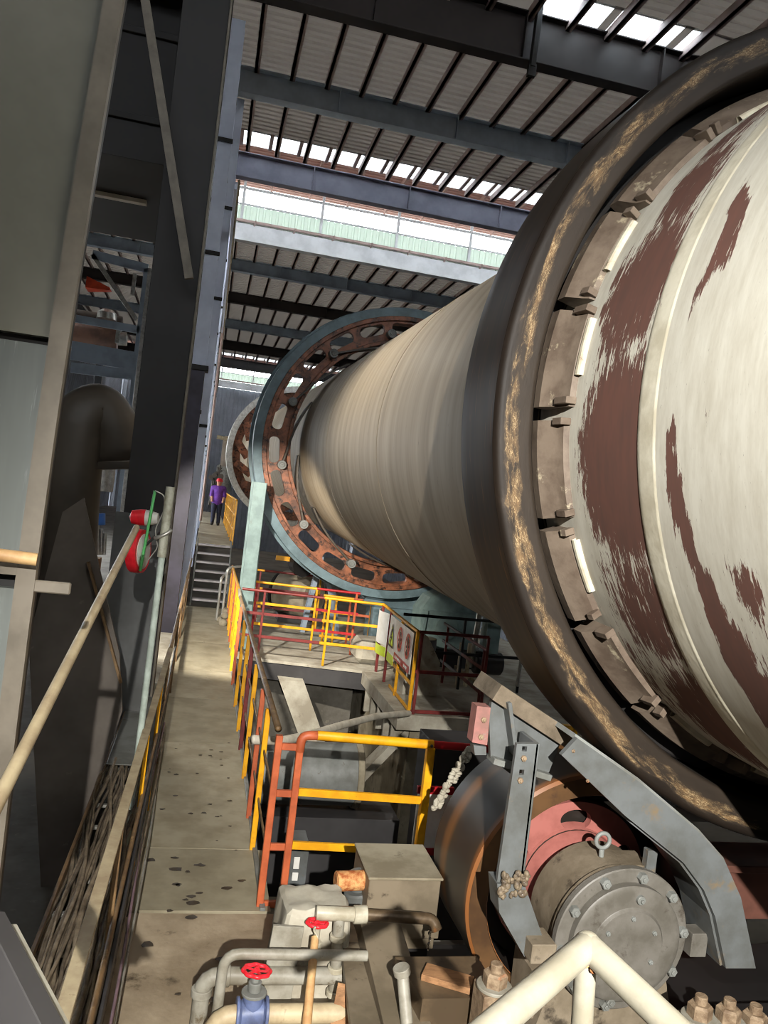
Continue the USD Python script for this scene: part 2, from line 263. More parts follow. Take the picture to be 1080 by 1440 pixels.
# ---------------------------------------------------------------- scene tree
used = {}
def num(path):
    k = used.get(path, -1) + 1; used[path] = k
    return path if k == 0 else f'{path}_{k:03d}'
class Thing:
    def __init__(s_, name, label, category=None, group=None, kind=None):
        s_.parts = []; s_.path = num('/World/' + name); s_.x = UsdGeom.Xform.Define(stage, s_.path); p = s_.x.GetPrim()
        for k, v in (('label', label), ('category', category), ('group', group), ('kind', kind)):
            if v: p.SetCustomDataByKey(k, v)
    def part(s_, name, mesh, mat, smooth=False, label=None, of=None, kind=None, uv=None, pv=None):
        path = num((of or s_.path) + '/' + name)
        if isinstance(mesh, (list, tuple)): mesh = cat(*mesh)
        s_.parts.append((path, mesh, mat, smooth, label, kind, uv, pv, of)); return path
    def done(s_, base=None):
        if base is None:
            b = np.array([p[1].bounds for p in s_.parts]); lo, hi = b[:, 0].min(0), b[:, 1].max(0); base = V((lo[0] + hi[0]) / 2, (lo[1] + hi[1]) / 2, lo[2])
        base = np.round(base, 3); s_.x.AddTranslateOp().Set(Gf.Vec3d(*map(float, base)))
        for path, mesh, mat, smooth, label, kind, uv, pv, of in s_.parts:
            m = mesh.copy(); m.apply_translation(-base)
            g = usdkit.mesh(stage, path, m, mat, smooth=smooth, uv=uv)
            if pv is not None: UsdGeom.PrimvarsAPI(g).CreatePrimvar('wear', Sdf.ValueTypeNames.FloatArray, 'vertex').Set([float(x) for x in pv])
            if label: g.GetPrim().SetCustomDataByKey('label', label)
            if kind: g.GetPrim().SetCustomDataByKey('kind', kind)
        s_.base = base
        return s_
def copy(t, delta, label, group=None):
    name = t.path.split('/')[-1]; src = t.x.GetPrim(); cd = src.GetCustomData(); root = name[:-4] if name[-4:-3] == '_' and name[-3:].isdigit() else name
    p = num('/World/' + root); x = UsdGeom.Xform.Define(stage, p); x.AddTranslateOp().Set(Gf.Vec3d(*map(float, t.base + np.asarray(delta))))
    pr = x.GetPrim(); pr.GetReferences().AddInternalReference(t.path); pr.SetInstanceable(True)
    pr.SetCustomDataByKey('label', label); pr.SetCustomDataByKey('category', cd['category'])
    if group or cd.get('group'): pr.SetCustomDataByKey('group', group or cd['group'])
def one(name, label, category, mesh, mat, smooth=False, group=None, kind=None):
    """A thing of a single mesh."""
    if isinstance(mesh, (list, tuple)): mesh = cat(*mesh)
    b = mesh.bounds; base = np.round(V(*(b.mean(0)[:2]), b[0][2]), 3); m = mesh.copy(); m.apply_translation(-base)
    g = usdkit.mesh(stage, num('/World/' + name), m, mat, smooth=smooth); UsdGeom.Xformable(g).AddTranslateOp().Set(Gf.Vec3d(*map(float, base))); p = g.GetPrim()
    for k, v in (('label', label), ('category', category), ('group', group), ('kind', kind)):
        if v: p.SetCustomDataByKey(k, v)
# ================================================================ SETTING
X0, X1 = -0.20, 0.72
g = Thing('floor', 'oily brown concrete floor and dusty plated walkway', None, None, 'structure')
g.part('floor_slab', bx((-.30, -2, -.30), (1.6, 5.655, 0)), floor_m)
ys = [5.66, 6.64, 9.35, 11.3, 12.95, 15.3, 17.3, 19.6]
for i, (a, b) in enumerate(zip(ys, ys[1:])):
    g.part('floor_plate', bx((X0 - .02 * (i % 2), a + .006, -.05), (X1 + (.06 if i == 0 else .015 * (i % 3)), b - .003, .012), .0005), (plate_m, plate_m2)[i % 2])
g.part('kerb', bx((X0, 5.66, -.30), (X1 - .02, 19.6, -.055)), steel_black)
st = []
for _ in range(46):
    y = rng.uniform(4.6, 9.5); x = rng.uniform(-.1, .62); r = rng.uniform(.008, .022) * (1.6 if y < 6.5 else 1)
    k = 9; th = np.arange(k) / k * 2 * np.pi; rr = r * rng.uniform(.6, 1.25, k)
    st.append(prism(np.c_[x + rr * np.cos(th) * 1.4, y + rr * np.sin(th)], .0012, (0, 0, 0.0185), (1, 0, 0), (0, 1, 0)))
g.part('oil_spot', cat(st), stain_m, kind='stuff')
g.part('curb_strip', bx((X1 - .02, 5.66, .012), (X1 + .02, 13.0, .035)), steel_grey)
g.part('landing_plate', bx((-.12, 21.55, 1.30), (.80, 26, 1.4)), plate_m2); g.part('landing_plate', bx((-.12, 26.02, 1.30), (.80, 32, 1.4)), plate_m); g.part('landing_plate', bx((-.12, 32.02, 1.30), (.80, 44, 1.4)), plate_m2)
g.part('ground', bx((-90, -40, -3.4), (90, 140, -3.2), 0), ground_m)
g.part('ground_left', bx((-14, -3, -.35), (X0 - .5, 78, -.3), 0), concrete_dark)
g.done((0, 0, 0))
# concrete piers and the pit
g = Thing('wall_pit', 'dark concrete side and back of the pit between walkway and kiln pier', None, None, 'structure')
g.part('side', bx((X0 + .02, 5.2, -3.2), (X1 - .03, 19.6, -.31)), concrete_dark)
g.part('back', bx((X1, 14.6, -3.2), (3.05, 15.0, -.2)), concrete_dark)
g.part('front', bx((X1 - .02, 5.0, -3.2), (4.4, 5.35, -.02)), concrete_dark)
g.done()
g = Thing('floor_platform', 'pale concrete platform slab that bridges the pit in front of the blue gear guard', None, None, 'structure')
g.part('slab', prism([(.74, 13.25), (.80, 14.35), (3.28, 13.85), (3.28, 20), (.74, 20)], .05, (0, 0, 0), (1, 0, 0), (0, 1, 0)), concrete_pale); g.part('fascia', prism([(.76, 13.3), (.82, 14.37), (3.27, 13.87), (3.27, 20), (.76, 20)], .30, (0, 0, -.05), (1, 0, 0), (0, 1, 0)), steel_dark)
g.done()
g = Thing('floor_pier', 'concrete kiln pier with a flat top behind the dark red railing', None, None, 'structure')
g.part('slab', bx((3.02, 11.12, -.22), (7.5, 13.84, 0)), concrete_pale)
g.part('slab', bx((3.29, 13.85, -.22), (7.5, 20, 0)), concrete_pale)
g.part('shaft', bx((3.32, 11.45, -3.2), (7.3, 19.6, -.23)), concrete)
for i in range(5): g.part('rib_plate', bx((3.05, 11.5 + i * .5, -.62), (3.31, 11.56 + i * .5, -.23)), concrete_pale)
g.part('corbel', prism([(0, 0), (0, -.16), (-.9, -1.25), (-.9, -1.05)], .3, (3.31, 11.46, -.25), (1, 0, 0), (0, 0, 1)), concrete_pale)
g.done()
one('trim_1', 'added pale slanting strut standing for a patch of lamplight under the platform in the pit', None, prism([(1.58, -.27), (2.02, -.27), (2.95, -2.2), (2.95, -3.1)], .35, (0, 13.9, 0)), concrete_pale, kind='structure')  # added strut, stands in for a diagonal patch of lamplight on the pier
# roof
g = Thing('ceiling', 'corrugated shed roof on dark purlins with skylight strips and a raised vent bay', None, None, 'structure')
def corrugated(x0, x1, y0, y1, z, pitch=.25, h=.05, t=.015):
    """Sheet whose ribs run along x."""
    ys_, zs_ = [], []; y = y0
    while y < y1:
        for f_, hh in ((0, 0), (.55, 0), (.65, h), (.9, h)):
            if y + f_ * pitch < y1: ys_.append(y + f_ * pitch); zs_.append(hh)
        y += pitch
    ys_.append(y1); zs_.append(0)
    n = len(ys_); a = np.c_[np.full(n, x0), ys_, np.array(zs_) + z]; b = a.copy(); b[:, 0] = x1
    c, d = a + V(0, 0, t), b + V(0, 0, t); v = np.vstack([a, b, c, d]); f = []
    for i in range(n - 1):
        f += [[i, i + 1, n + i + 1], [i, n + i + 1, n + i], [2 * n + i, 3 * n + i, 3 * n + i + 1], [2 * n + i, 3 * n + i + 1, 2 * n + i + 1]]
    return trimesh.Trimesh(v, f, process=False)
RX0, RX1, RZ = -9.0, 15.0, 13.12
for y0, y1 in ((-6, 14.75), (15.5, 23.75), (31.75, 64.2)):
    g.part('roof_sheet', corrugated(RX0, RX1, y0, y1, RZ), sheet_m)
for y0, y1 in ((23.7, 24.75), (64.2, 65.4)):
    for x in np.arange(-1.04, 14, .86):
        g.part('skylight_pane', bx((x + .05, y0, RZ + .02), (x + .81, y1, RZ + .03), 0), pane_m); g.part('glazing_bar', bx((x - .05, y0, RZ - .02), (x + .05, y1, RZ + .05)), purlin_m)
for x0, x1 in ((5.3, 6.66), (6.84, 8.22), (8.4, 8.8)): g.part('skylight_pane', bx((x0, 14.72, RZ + .02), (x1, 15.5, RZ + .03), 0), pane_m)
for x0, x1 in ((-1.1, 5.3), (6.66, 6.84), (8.22, 8.4), (8.8, 15)): g.part('roof_sheet', bx((x0, 14.7, RZ + .0), (x1, 15.55, RZ + .03), 0), sheet_m)
g.part('roof_sheet', corrugated(RX0, -1.06, 14.7, 15.55, RZ), sheet_m)
for y0, y1 in ((23.7, 24.75), (64.2, 65.4)): g.part('roof_sheet', corrugated(RX0, -1.06, y0, y1, RZ), sheet_m)
px_ = np.arange(-8.6, 14.9, .86)
for y0, y1 in ((-5.9, 24.7), (31.8, 65.3)):
    for x in px_:
        g.part('purlin', [bx((x - .035, y0, RZ - .20), (x + .035, y1, RZ - .01), 0), bx((x - .035, y0, RZ - .20), (x + .09, y1, RZ - .18), 0)], purlin_m)
# raised vent bays
for ya, yb, in ((24.9, 31.7), (65.5, 80)):
    g.part('vent_roof_sheet', corrugated(RX0, RX1, ya - .9, yb + .9, 14.75), sheet_pink)
    for x in np.arange(-8, 15, 1.52): g.part('vent_purlin', bx((x - .04, ya - .5, 14.55), (x + .04, yb + .5, 14.74), 0), sheet_pink)
    m_ = corrugated(0, .73, RX0, RX1, 0, .25, .04); m_ = place(m_, (0, yb, 12.98), (0, 0, 1), (1, 0, 0), (0, 1, 0)); g.part('light_panel', m_, transl_m)
    for x in np.arange(-6, 15, 3.05): g.part('mullion', bx((x - .05, yb - .14, 12.95), (x + .05, yb - .02, 14.72), 0), beam_pale)
    g.part('window_rail', bx((RX0, yb - .08, 14.30), (RX1, yb, 14.38)), beam_pale); g.part('window_rail', bx((RX0, yb - .06, 13.70), (RX1, yb, 13.76)), beam_pale)
    g.part('gutter_pipe', tube([(RX0, yb - .3, 13.02), (RX1, yb - .3, 13.02)], .06, 8), purlin_m, True)
    g.part('vent_beam', bx((RX0, yb - .25, 12.3), (RX1, yb + .1, 12.93)), beam_pale)
    for x in np.arange(-7, 15, 1.52): g.part('bracket', bar((x, yb - .25, 12.9), (x + .05, yb - .42, 13.05), .05, .05), purlin_m)
g.done((0, 0, 12))
def ibeam(x0, x1, y, z0, z1, w=.3, t=.03, stiff=()):
    ms = [bx((x0, y - w / 2, z0), (x1, y + w / 2, z0 + t)), bx((x0, y - w / 2, z1 - t), (x1, y + w / 2, z1)), bx((x0, y - .012, z0 + t), (x1, y + .012, z1 - t))]
    return ms
for i, (y, z0, z1, mt, lab) in enumerate([
    (15.5, 12.08, 13.05, beam_dark, 'dark brown roof girder nearest the camera, crossing the top of the photo'),
    (20.0, 12.35, 12.98, beam_m2, 'blue grey roof girder just beyond the dark brown one, above the ring of the kiln'),
    (24.95, 12.2, 12.95, beam_m3, 'grey roof girder under the broken strip of skylights'),
    (36.6, 12.4, 12.95, beam_m, 'roof girder next beyond the bright translucent vent band'),
    (43.0, 12.4, 12.95, beam_dark, 'far roof girder, second beyond the bright vent band'),
    (50.0, 12.4, 12.95, beam_m, 'far roof girder, third beyond the bright vent band'),
    (57.5, 12.3, 12.95, beam_dark, 'far roof girder, fourth beyond the bright vent band'),
    (65.5, 12.2, 12.95, beam_dark, 'farthest roof girder, in front of the far vent band')]):
    b = Thing('roof_girder', lab, 'beam')
    f_, w_, t_ = .3, .03, .03
    b.part('bottom_flange', bx((RX0, y - .16, z0), (RX1, y + .16, z0 + t_)), mt); b.part('top_flange', bx((RX0, y - .16, z1 - t_), (RX1, y + .16, z1)), mt); b.part('web', bx((RX0, y - .012, z0 + t_), (RX1, y + .012, z1 - t_)), mt)
    for x in np.arange(-4, 14, 3.04): b.part('stiffener', bx((x - .012, y - .15, z0 + t_), (x + .012, y + .15, z1 - t_), 0), mt)
    b.done()
b = Thing('hanger', 'dark steel hanger bolted under the nearest roof girder, right of the top centre', 'hanger')
p0 = A(748, 95, y=15.2); b.part('rod', bar(p0, p0 + V(.02, 0, 1.6), .16, .10), steel_black); b.part('shoe', bar(p0 - V(0, 0, .18), p0 + V(0, 0, .05), .10, .16), steel_black); b.done()
one('wall_right', 'sheeted right side wall of the shed', None, corrugated(0, 16.6, -6, 80, 0, .4, .05).apply_transform(np.array([[0, 0, -1, 15.0], [0, 1, 0, 0], [1, 0, 0, -3.4], [0, 0, 0, 1.]])), wall_m, kind='structure')
one('wall_front', 'sheeted wall of the shed behind the camera, open under the eaves', None, bx((-9, -6.1, -3.4), (15, -6.0, 11.3)), wall_m, kind='structure')
# end wall, left side wall
one('wall_back', 'blue grey sheeted end wall of the shed', None, corrugated(0, 15.5, -14, 15, 0, .4, .05).apply_transform(np.array([[0, 1, 0, 0], [0, 0, -1, 80.3], [1, 0, 0, -3.2], [0, 0, 0, 1.]])), wall_m, kind='structure')
one('wall_left', 'dark sheeted left side wall of the shed with a tall open bay', None, [corrugated(z0, z1, y0, y1, 0, .4, .05).apply_transform(np.array([[0, 0, 1, -9.0], [0, 1, 0, 0], [1, 0, 0, 3.4], [0, 0, 0, 1.]])) for z0, z1, y0, y1 in ((-6.6, 10, -6, 24), (4.2, 10, 24, 40), (-6.6, 10, 40, 80))], wall_m, kind='structure')
# ================================================================ KILN
AX = V(-.012, 1, .026); AX /= np.linalg.norm(AX); AO = V(3.825, 0, 3.575)
E1 = np.cross(AX, V(0, 0, 1)); E1 /= np.linalg.norm(E1); E2 = np.cross(E1, AX)
def K(y, r, deg):
    a = math.radians(deg); return AO + AX * y + r * (math.cos(a) * E1 + math.sin(a) * E2)
def revolve(prof, th, uvv):
    """Surface of (radius, y) points round the kiln's axis over the angles th; uv = (hoop distance, uvv)."""
    prof = np.array(prof, float); P, U = [], []
    c, s_ = np.cos(th)[:, None], np.sin(th)[:, None]
    for (r, y), w in zip(prof, uvv):
        P.append(AO + AX * y + r * (c * E1 + s_ * E2)); U.append(np.c_[th * 2.0, np.full(len(th), w)])
    n = len(th); f = []
    for i in range(len(prof) - 1):
        a = i * n + np.arange(n - 1); f.append(np.c_[a, a + 1, a + n + 1]); f.append(np.c_[a, a + n + 1, a + n])
    m = trimesh.Trimesh(np.vstack(P), np.vstack(f), process=False)
    return m, np.vstack(U)
def annulus(r0, r1, y0, y1, n=160, c=.01):
    th = np.linspace(0, 2 * np.pi, n + 1)
    prof = [(r0, y0 + c), (r0 + c, y0), (r1 - c, y0), (r1, y0 + c), (r1, y1 - c), (r1 - c, y1), (r0 + c, y1), (r0, y1 - c), (r0, y0 + c)]
    m, _ = revolve(prof, th, [0] * len(prof)); m.merge_vertices(); m.fix_normals(); return m
k = Thing('rotary_kiln', 'huge rotary kiln with flaking white shell, greasy riding ring and girth gear beyond', 'kiln')
ya, yb = -3.2, 4.3
yy = np.arange(ya, yb + .01, .04); th = np.radians(np.arange(0, 361, 1.0))
m, uv = revolve([(2.0, y) for y in yy], th, yy)
Y, T = np.meshgrid(yy, np.degrees(th), indexing='ij'); Yn = Y + .10 * (meshkit.fbm(np.stack([T * .09, Y * 2.2, Y * 0], -1), 4, 3) - .5) * 2; Tn = T + 7 * (meshkit.fbm(np.stack([T * .06, Y * 1.4, Y * 0 + 9], -1), 4, 5) - .5)
def G(y0, t0, sy, st_): return np.exp(-(np.abs((Yn - y0) / sy) ** 3 + np.abs((Tn - t0) / st_) ** 3))
W = np.full(Y.shape, .10)
for y0, t0, sy, st_, w_ in ((3.42, 189, .42, 18, .88), (3.45, 165, .38, 13, .76), (3.46, 150, .28, 10, .72), (3.5, 135, .26, 16, .62), (3.44, 211, .42, 12, .66), (3.42, 230, .36, 14, .72), (3.8, 225, .2, 14, .5),
                            (2.955, 190, .062, 7, .84), (2.925, 197, .065, 8, .86), (2.88, 207, .095, 7, .86), (2.82, 214, .14, 7, .88), (2.72, 222, .18, 9, .88), (2.88, 162, .06, 7, .80), (2.93, 169, .032, 6, .66), (2.6, 204, .13, 5, .66), (2.4, 211, .3, 9, .56), (2.72, 184, .05, 3, .42), (2.5, 230, .3, 14, .64)):
    W = np.maximum(W, w_ * G(y0, t0, sy, st_))
W = np.where(Yn > 3.86, np.minimum(W, .44), W)
W = np.where((Y > 3.04) & (Y < 3.235), np.minimum(W, .02), W)
rest = (T < 100) | (T > 260); W = np.where(rest, .40, W)
k.part('shell', m, shell_near_m, True, 'flaking white and brown shell', uv=uv, pv=W.ravel())
# weld band
pf = [(1.999, 3.085), (2.003, 3.10), (2.0045, 3.108), (2.003, 3.116), (2.005, 3.128), (2.006, 3.20), (2.0045, 3.222), (1.999, 3.236)]
m, uv = revolve(pf, np.radians(np.arange(0, 361, 1.5)), [p[1] for p in pf]); k.part('weld_band', m, M('weld_white', s(216, 210, 190), s(190, 182, 160), 5, .7, c3=s(120, 96, 84), lo3=.68, hi3=.72, scale3=9, bump=.15), True, 'raised white weld band')
yy = np.r_[np.arange(4.3, 15.4, .4), 15.4]; m, uv = revolve([(2.0, y) for y in yy], np.radians(np.arange(0, 361, 2.0)), yy); k.part('shell', m, shell_far_m, True, 'dusty grey brown shell beyond the riding ring', uv=uv)
yy = np.r_[np.arange(15.4, 46, 1.5), 46]; m, uv = revolve([(2.0, y) for y in yy], np.radians(np.arange(0, 361, 3.0)), yy); k.part('shell', m, shell_far_m, True, uv=uv)
for y in (8.6, 12.2): k.part('shell_seam', annulus(1.99, 2.006, y, y + .05, 120, .002), shell_far_m, 30)
k.part('shell_cap', annulus(.05, 2.0, -3.25, -3.2, 60), steel_dark)
# riding ring
pf = [(2.19, 4.48), (2.19, 3.94), (2.205, 3.922)] + [(r, 3.92) for r in np.linspace(2.22, 2.36, 6)] + [(2.378, 3.925), (2.392, 3.938), (2.40, 3.96)]
uvv = [2.19, 2.19, 2.205] + list(np.linspace(2.22, 2.36, 6)) + [2.378, 2.392, 2.40]
m, uv = revolve(pf, np.radians(np.arange(0, 361, .75)), uvv); k.part('riding_ring', m, ring_m, 25, uv=None) if 0 else k.part('riding_ring', m, ring_m, True, 'greasy dark side face with ochre scuffing', uv=uv)
pf = [(2.40, 3.96), (2.402, 4.05), (2.396, 4.20), (2.402, 4.36), (2.40, 4.47), (2.39, 4.50), (2.37, 4.51), (2.20, 4.51), (2.19, 4.48)]
m, uv = revolve(pf, np.radians(np.arange(0, 361, 1.0)), [p[1] for p in pf]); k.part('riding_ring_tread', m, tread_m, 35, 'glossy dark tread of the riding ring')
pad_m = M('pad_taupe', s(118, 104, 90), s(92, 78, 66), 5, .65, c3=s(176, 164, 138), lo3=.60, hi3=.68, scale3=6, bump=.2)
pad_w = M('pad_white', s(210, 202, 180), s(180, 168, 144), 6, .65, c3=s(118, 96, 80), lo3=.62, hi3=.70, scale3=12)
gap_m = steel_black
k.part('ring_bore', annulus(1.99, 2.185, 4.32, 4.46, 120), gap_m)  # black plate in the gap behind the pads, shade put into its colour
for i in range(22):
    t0 = 4 + i * 360 / 22; t1 = t0 + 14.4; th = np.radians(np.linspace(t0, t1, 9)); w = .02 * ((i * 7) % 5 - 2)
    pf = [(1.995, 3.90 + w), (2.03, 3.91 + w), (2.05, 3.97), (2.11, 4.06), (2.11, 4.15), (1.995, 4.15)]
    m, _ = revolve(pf, th, [0] * 6)
    n = len(th); e0 = [j * n for j in range(6)]; e1 = [j * n + n - 1 for j in range(6)]
    m = trimesh.Trimesh(m.vertices, np.vstack([m.faces, [[e0[0], e0[j], e0[j + 1]] for j in range(1, 5)], [[e1[0], e1[j + 1], e1[j]] for j in range(1, 5)]]), process=False)
    p = k.part('filler_plate', m, pad_m, 25)
    m, _ = revolve([(2.0, 3.855 + w), (2.02, 3.86 + w), (2.028, 3.87 + w), (2.03, 3.89 + w), (2.0, 3.90 + w), (2.0, 3.855 + w)], np.radians(np.linspace(t0 + 1.5, t1 - 4.5, 7)), [0] * 6); m.fix_normals()
    if i % 5 not in (1, 3): k.part('stop_bar', m, pad_w, 25, of=p)
    for dt in (.2, 13.6):
        a = K(3.875 + w, 2.035, t0 + dt); b = K(3.96, 2.045, t0 + dt); k.part('retaining_lug', bar(a, b, .035, .06, K(3.7, 3, t0 + dt) - K(3.7, 2, t0 + dt)), pad_m, of=p)
# girth gear
GY = 15.62
ring = Point(0, 0).buffer(2.70, 96).difference(Point(0, 0).buffer(2.20, 96))
slot = LineString([(2.48, -.21), (2.48, .21)]).buffer(.085, 8)
slot = Polygon([(2.375, -.245), (2.585, -.265), (2.585, .265), (2.375, .245)]).buffer(-.09).buffer(.087, 8)
for i in range(24): ring = ring.difference(affinity.rotate(slot, 5 + 15 * i + 0, origin=(0, 0)))
g_path = k.part('girth_gear', prism(ring, .12, AO + AX * GY, E1, E2), gear_m, 25, 'rust orange girth gear web with oval holes')
k.part('inner_rim', annulus(2.18, 2.25, GY - .08, GY + .26, 120), gear_m, 25, of=g_path); k.part('outer_rim', annulus(2.63, 2.72, GY - .05, GY + .60, 120), gear_m, 25, of=g_path)
tm = []
for i in range(132):
    a = i * 360 / 132; tm.append(hull([K(y, r, a + d) for y in (GY, GY + .5) for r, d in ((2.71, -.75), (2.71, .75), (2.78, -.35), (2.78, .35))]))
k.part('gear_teeth', tm, gear_m, of=g_path, kind='stuff')
for i in range(12):
    a = 12 + 30 * i; P1 = K(GY - .10, 2.36, a); 
    arc = [K(GY + .0, 2.36 - .33 * (t ** .7), a - 34 * t) for t in np.linspace(0, 1, 7)]
    ms = [bar(p, q + (q - p) * .06, .34, .035, K(GY, 3, a) - K(GY, 2, a)) for p, q in zip(arc, arc[1:])]
    sp = k.part('spring_plate', ms, duct_m, of=g_path); k.part('pin', [cyl(K(GY - .20, 2.36, a), K(GY + .3, 2.36, a), .085, 16), annulus(.001, .05, 0, .01, 8).apply_translation(K(GY - .215, 2.36, a) - AO)], steel_grey, 30, of=g_path)
# a second ring far down the shell
k.part('far_ring', annulus(2.62, 2.87, 33, 33.6, 96), chrome, 25, 'pale ring far down the shell')
m = prism(Point(0, 0).buffer(2.63, 48).difference(Point(0, 0).buffer(2.3, 48)), .1, AO + AX * 33.2, E1, E2); k.part('far_gear', m, gear_m, 25)
k.part('far_lug', [bar(K(33.1, 2.02, a), K(33.1, 2.5, a - 16), .3, .06, AX) for a in range(8, 360, 20)], gear_m)
k.done(AO + V(0, 0, -2.4))
# gear guard
g = Thing('gear_guard', 'big pale blue ring shaped gear guard around the girth gear', 'guard')
pf = [(2.655, 15.66), (2.655, 15.60), (2.885, 15.60), (2.89, 15.605), (2.89, 16.5), (2.885, 16.505), (2.7, 16.505), (2.7, 16.47), (2.86, 16.47), (2.86, 15.66), (2.655, 15.66)]
m, _ = revolve(pf, np.radians(np.arange(0, 361, 2.0)), [0] * len(pf)); m.merge_vertices(); m.fix_normals(); g.part('casing', m, guard_m, 25)
g.part('edge_angle', annulus(2.89, 2.95, 16.0, 16.04, 160, .004), guard_m, 25)
for i in range(72): g.part('bolt', hexbolt(K(15.6, 2.69, i * 5 + 1), -AX, .014, .014), steel_grey)
g.part('stand', bx((3.5, 15.7, -.0), (5.4, 16.4, .9)).apply_translation((0, 0, 0)), guard_m); g.part('stand_lid', prism([(3.3, .9), (5.6, .9), (5.3, 1.5), (4.8, 1.35), (4.0, 1.2), (3.4, 1.2)], .5, (0, 15.85, 0)), guard_m)
g.done()
# ================================================================ SUPPORT ROLLER AND ITS BEARING
def RC(y): return K(y, 3.085, 240)
def RP(y, r, deg):
    a = math.radians(deg); return RC(y) + r * (math.cos(a) * E1 + math.sin(a) * E2)
def rl(prof, n=64): # (radius, y) about the roller's shaft
    return lathe([(r, y) for r, y in prof], RC(0), AX, n)
roll_m = streak('roller_worn', None, None, [(0, s(120, 76, 40)), (.10, s(128, 80, 42)), (.16, s(60, 50, 40)), (.30, s(52, 45, 38)), (.55, s(50, 46, 41)), (.66, s(56, 49, 40)), (.74, s(112, 76, 42)), (.82, s(100, 68, 40)), (.88, s(46, 42, 38)), (1, s(40, 37, 34))], .62, 3.88)
rface_m = M('roller_rim', s(92, 66, 41), s(68, 48, 31), 3, .4, c3=s(70, 50, 36), lo3=.6, hi3=.7)
t = Thing('support_roller', 'big steel support roller with brown worn bands under the riding ring', 'roller')
t.part('tread', rl([(.56, 3.90), (.66, 3.885), (.68, 3.90), (.682, 4.1), (.678, 4.2), (.682, 4.48), (.67, 4.5), (.3, 4.5), (.3, 4.05)], 96), roll_m, 35)
t.part('rim_face', rl([(.665, 3.884), (.57, 3.88), (.565, 3.89)], 96), rface_m, 35, 'brown worn rim face')
sp = Point(0, 0).buffer(.45, 48).difference(Point(0, 0).buffer(.14, 24))
for i in range(5): sp = sp.difference(affinity.rotate(affinity.scale(Point(.345, 0).buffer(.075, 10), .8, 1.25), 20 + i * 72, origin=(0, 0)))
t.part('recess', rl([(.565, 3.89), (.555, 3.99), (.54, 4.16), (.20, 4.16)], 96), tyre_blk, 35, 'black recess inside the rim'); t.part('disc', prism(sp, .05, RC(0) + AX * 4.08, E1, E2), pink_m, 25, 'pink painted disc with round openings')
t.part('hub', rl([(.13, 3.90), (.22, 3.92), (.30, 4.06), (.32, 4.12), (.13, 4.12)], 40), pink_m, 30)
t.part('shaft', rl([(0, 3.5), (.13, 3.5), (.13, 4.95), (0, 4.95)], 24), steel_grey, 30)
t.done()
t = Thing('bearing_housing', 'dusty grey round bearing housing with a ring of bolts in front of the roller', 'bearing housing')
t.part('body', rl([(.10, 3.90), (.30, 3.90), (.325, 3.875), (.325, 3.60), (.332, 3.59), (.345, 3.58), (.345, 3.545), (.1, 3.545)], 64), paint_housing, 35)
t.part('flange', rl([(.1, 3.545), (.352, 3.545), (.358, 3.54), (.358, 3.505), (.352, 3.50), (.30, 3.50), (.1, 3.50)], 64), paint_flange, 35)
t.part('end_cover', rl([(0, 3.50), (.292, 3.50), (.292, 3.462), (.284, 3.455), (.26, 3.45), (.19, 3.45), (.186, 3.447), (.178, 3.435), (0, 3.435)], 64), paint_flange, 35)
for i in range(10): t.part('flange_bolt', hexbolt(RP(3.50, .325, 8 + i * 36), -AX, .026, .035), steel_grey, 30)
for i in range(6): t.part('cover_bolt', hexbolt(RP(3.436, .145, 30 + i * 60), -AX, .012, .014), steel_grey, 30)
t.part('grease_nipple', [cyl(RP(3.455, .235, 82), RP(3.43, .235, 82), .022, 14), cyl(RP(3.43, .235, 82), RP(3.415, .235, 82), .009, 8)], steel_grey, 30)
t.part('drain_plug', hexbolt(RP(3.47, .296, 262), -AX, .024, .018), steel_grey)
e0 = RP(3.70, .325, 100); e1 = e0 + V(0, 0, .085)
t.part('eyebolt', [cyl(e0, e0 + V(0, 0, .04), .014, 10), tube([e1 + .038 * V(math.cos(a), .35 * math.sin(a) * 0, math.sin(a)) for a in np.linspace(0, 2 * np.pi, 21)], .011, 8, cap=False)], steel_grey, True)
t.part('top_plate', bx(RP(3.60, .33, 68) - V(.13, 0, .03), RP(3.78, .33, 68) + V(.06, 0, .015)), paint_housing); q = RP(3.6, .33, 62)
t.part('lifting_lug', bx(q + V(-.02, -.02, -.02), q + V(.035, .03, .12)), paint_greyblue)
t.part('side_foot', bx(RP(3.62, .36, 222) + V(-.12, -.02, -.22), RP(3.85, .33, 222) + V(.1, .02, -.02)), paint_housing)
t.part('pedestal', prism([(-.30, -.2), (.30, -.2), (.42, -.62), (-.42, -.62)], .34, RC(3.56), (1, 0, 0), (0, 0, 1)), paint_housing)
t.done()
# curved guard arm: front strip and the side that goes back from it
t = Thing('roller_guard', 'grey curved steel guard arm bending down over the bearing housing', 'guard')
ya = 3.42
o_ = [A(812, 1038, y=ya), A(900, 1100, y=ya), A(985, 1172, y=ya), A(1020, 1212, y=ya), A(1042, 1262, y=ya), A(1063, 1362, y=ya)]
i_ = [A(1021, 1362, y=ya), A(1006, 1290, y=ya), A(990, 1252, y=ya), A(962, 1214, y=ya), A(880, 1148, y=ya), A(790, 1062, y=ya)]
po = [p[[0, 2]] for p in o_]; pi = [p[[0, 2]] for p in i_]
t.part('front_strip', prism(po + pi, .03, (0, ya, 0)), paint_greyblue)
inner = LineString(pi); t.part('inner_side', prism(inner.buffer(.012, cap_style='flat').intersection(sbox(0, 0, 9, 1.62)), .26, (0, ya + .03, 0)), paint_greyblue)
outer = LineString(po); t.part('outer_side', prism(outer.buffer(.012, cap_style='flat'), .26, (0, ya + .03, 0)), steel_grey)
q = A(985, 1330, y=ya + .1); t.part('clip', bx(q + V(-.05, 0, -.06), q + V(.04, .10, .06)), paint_flange)
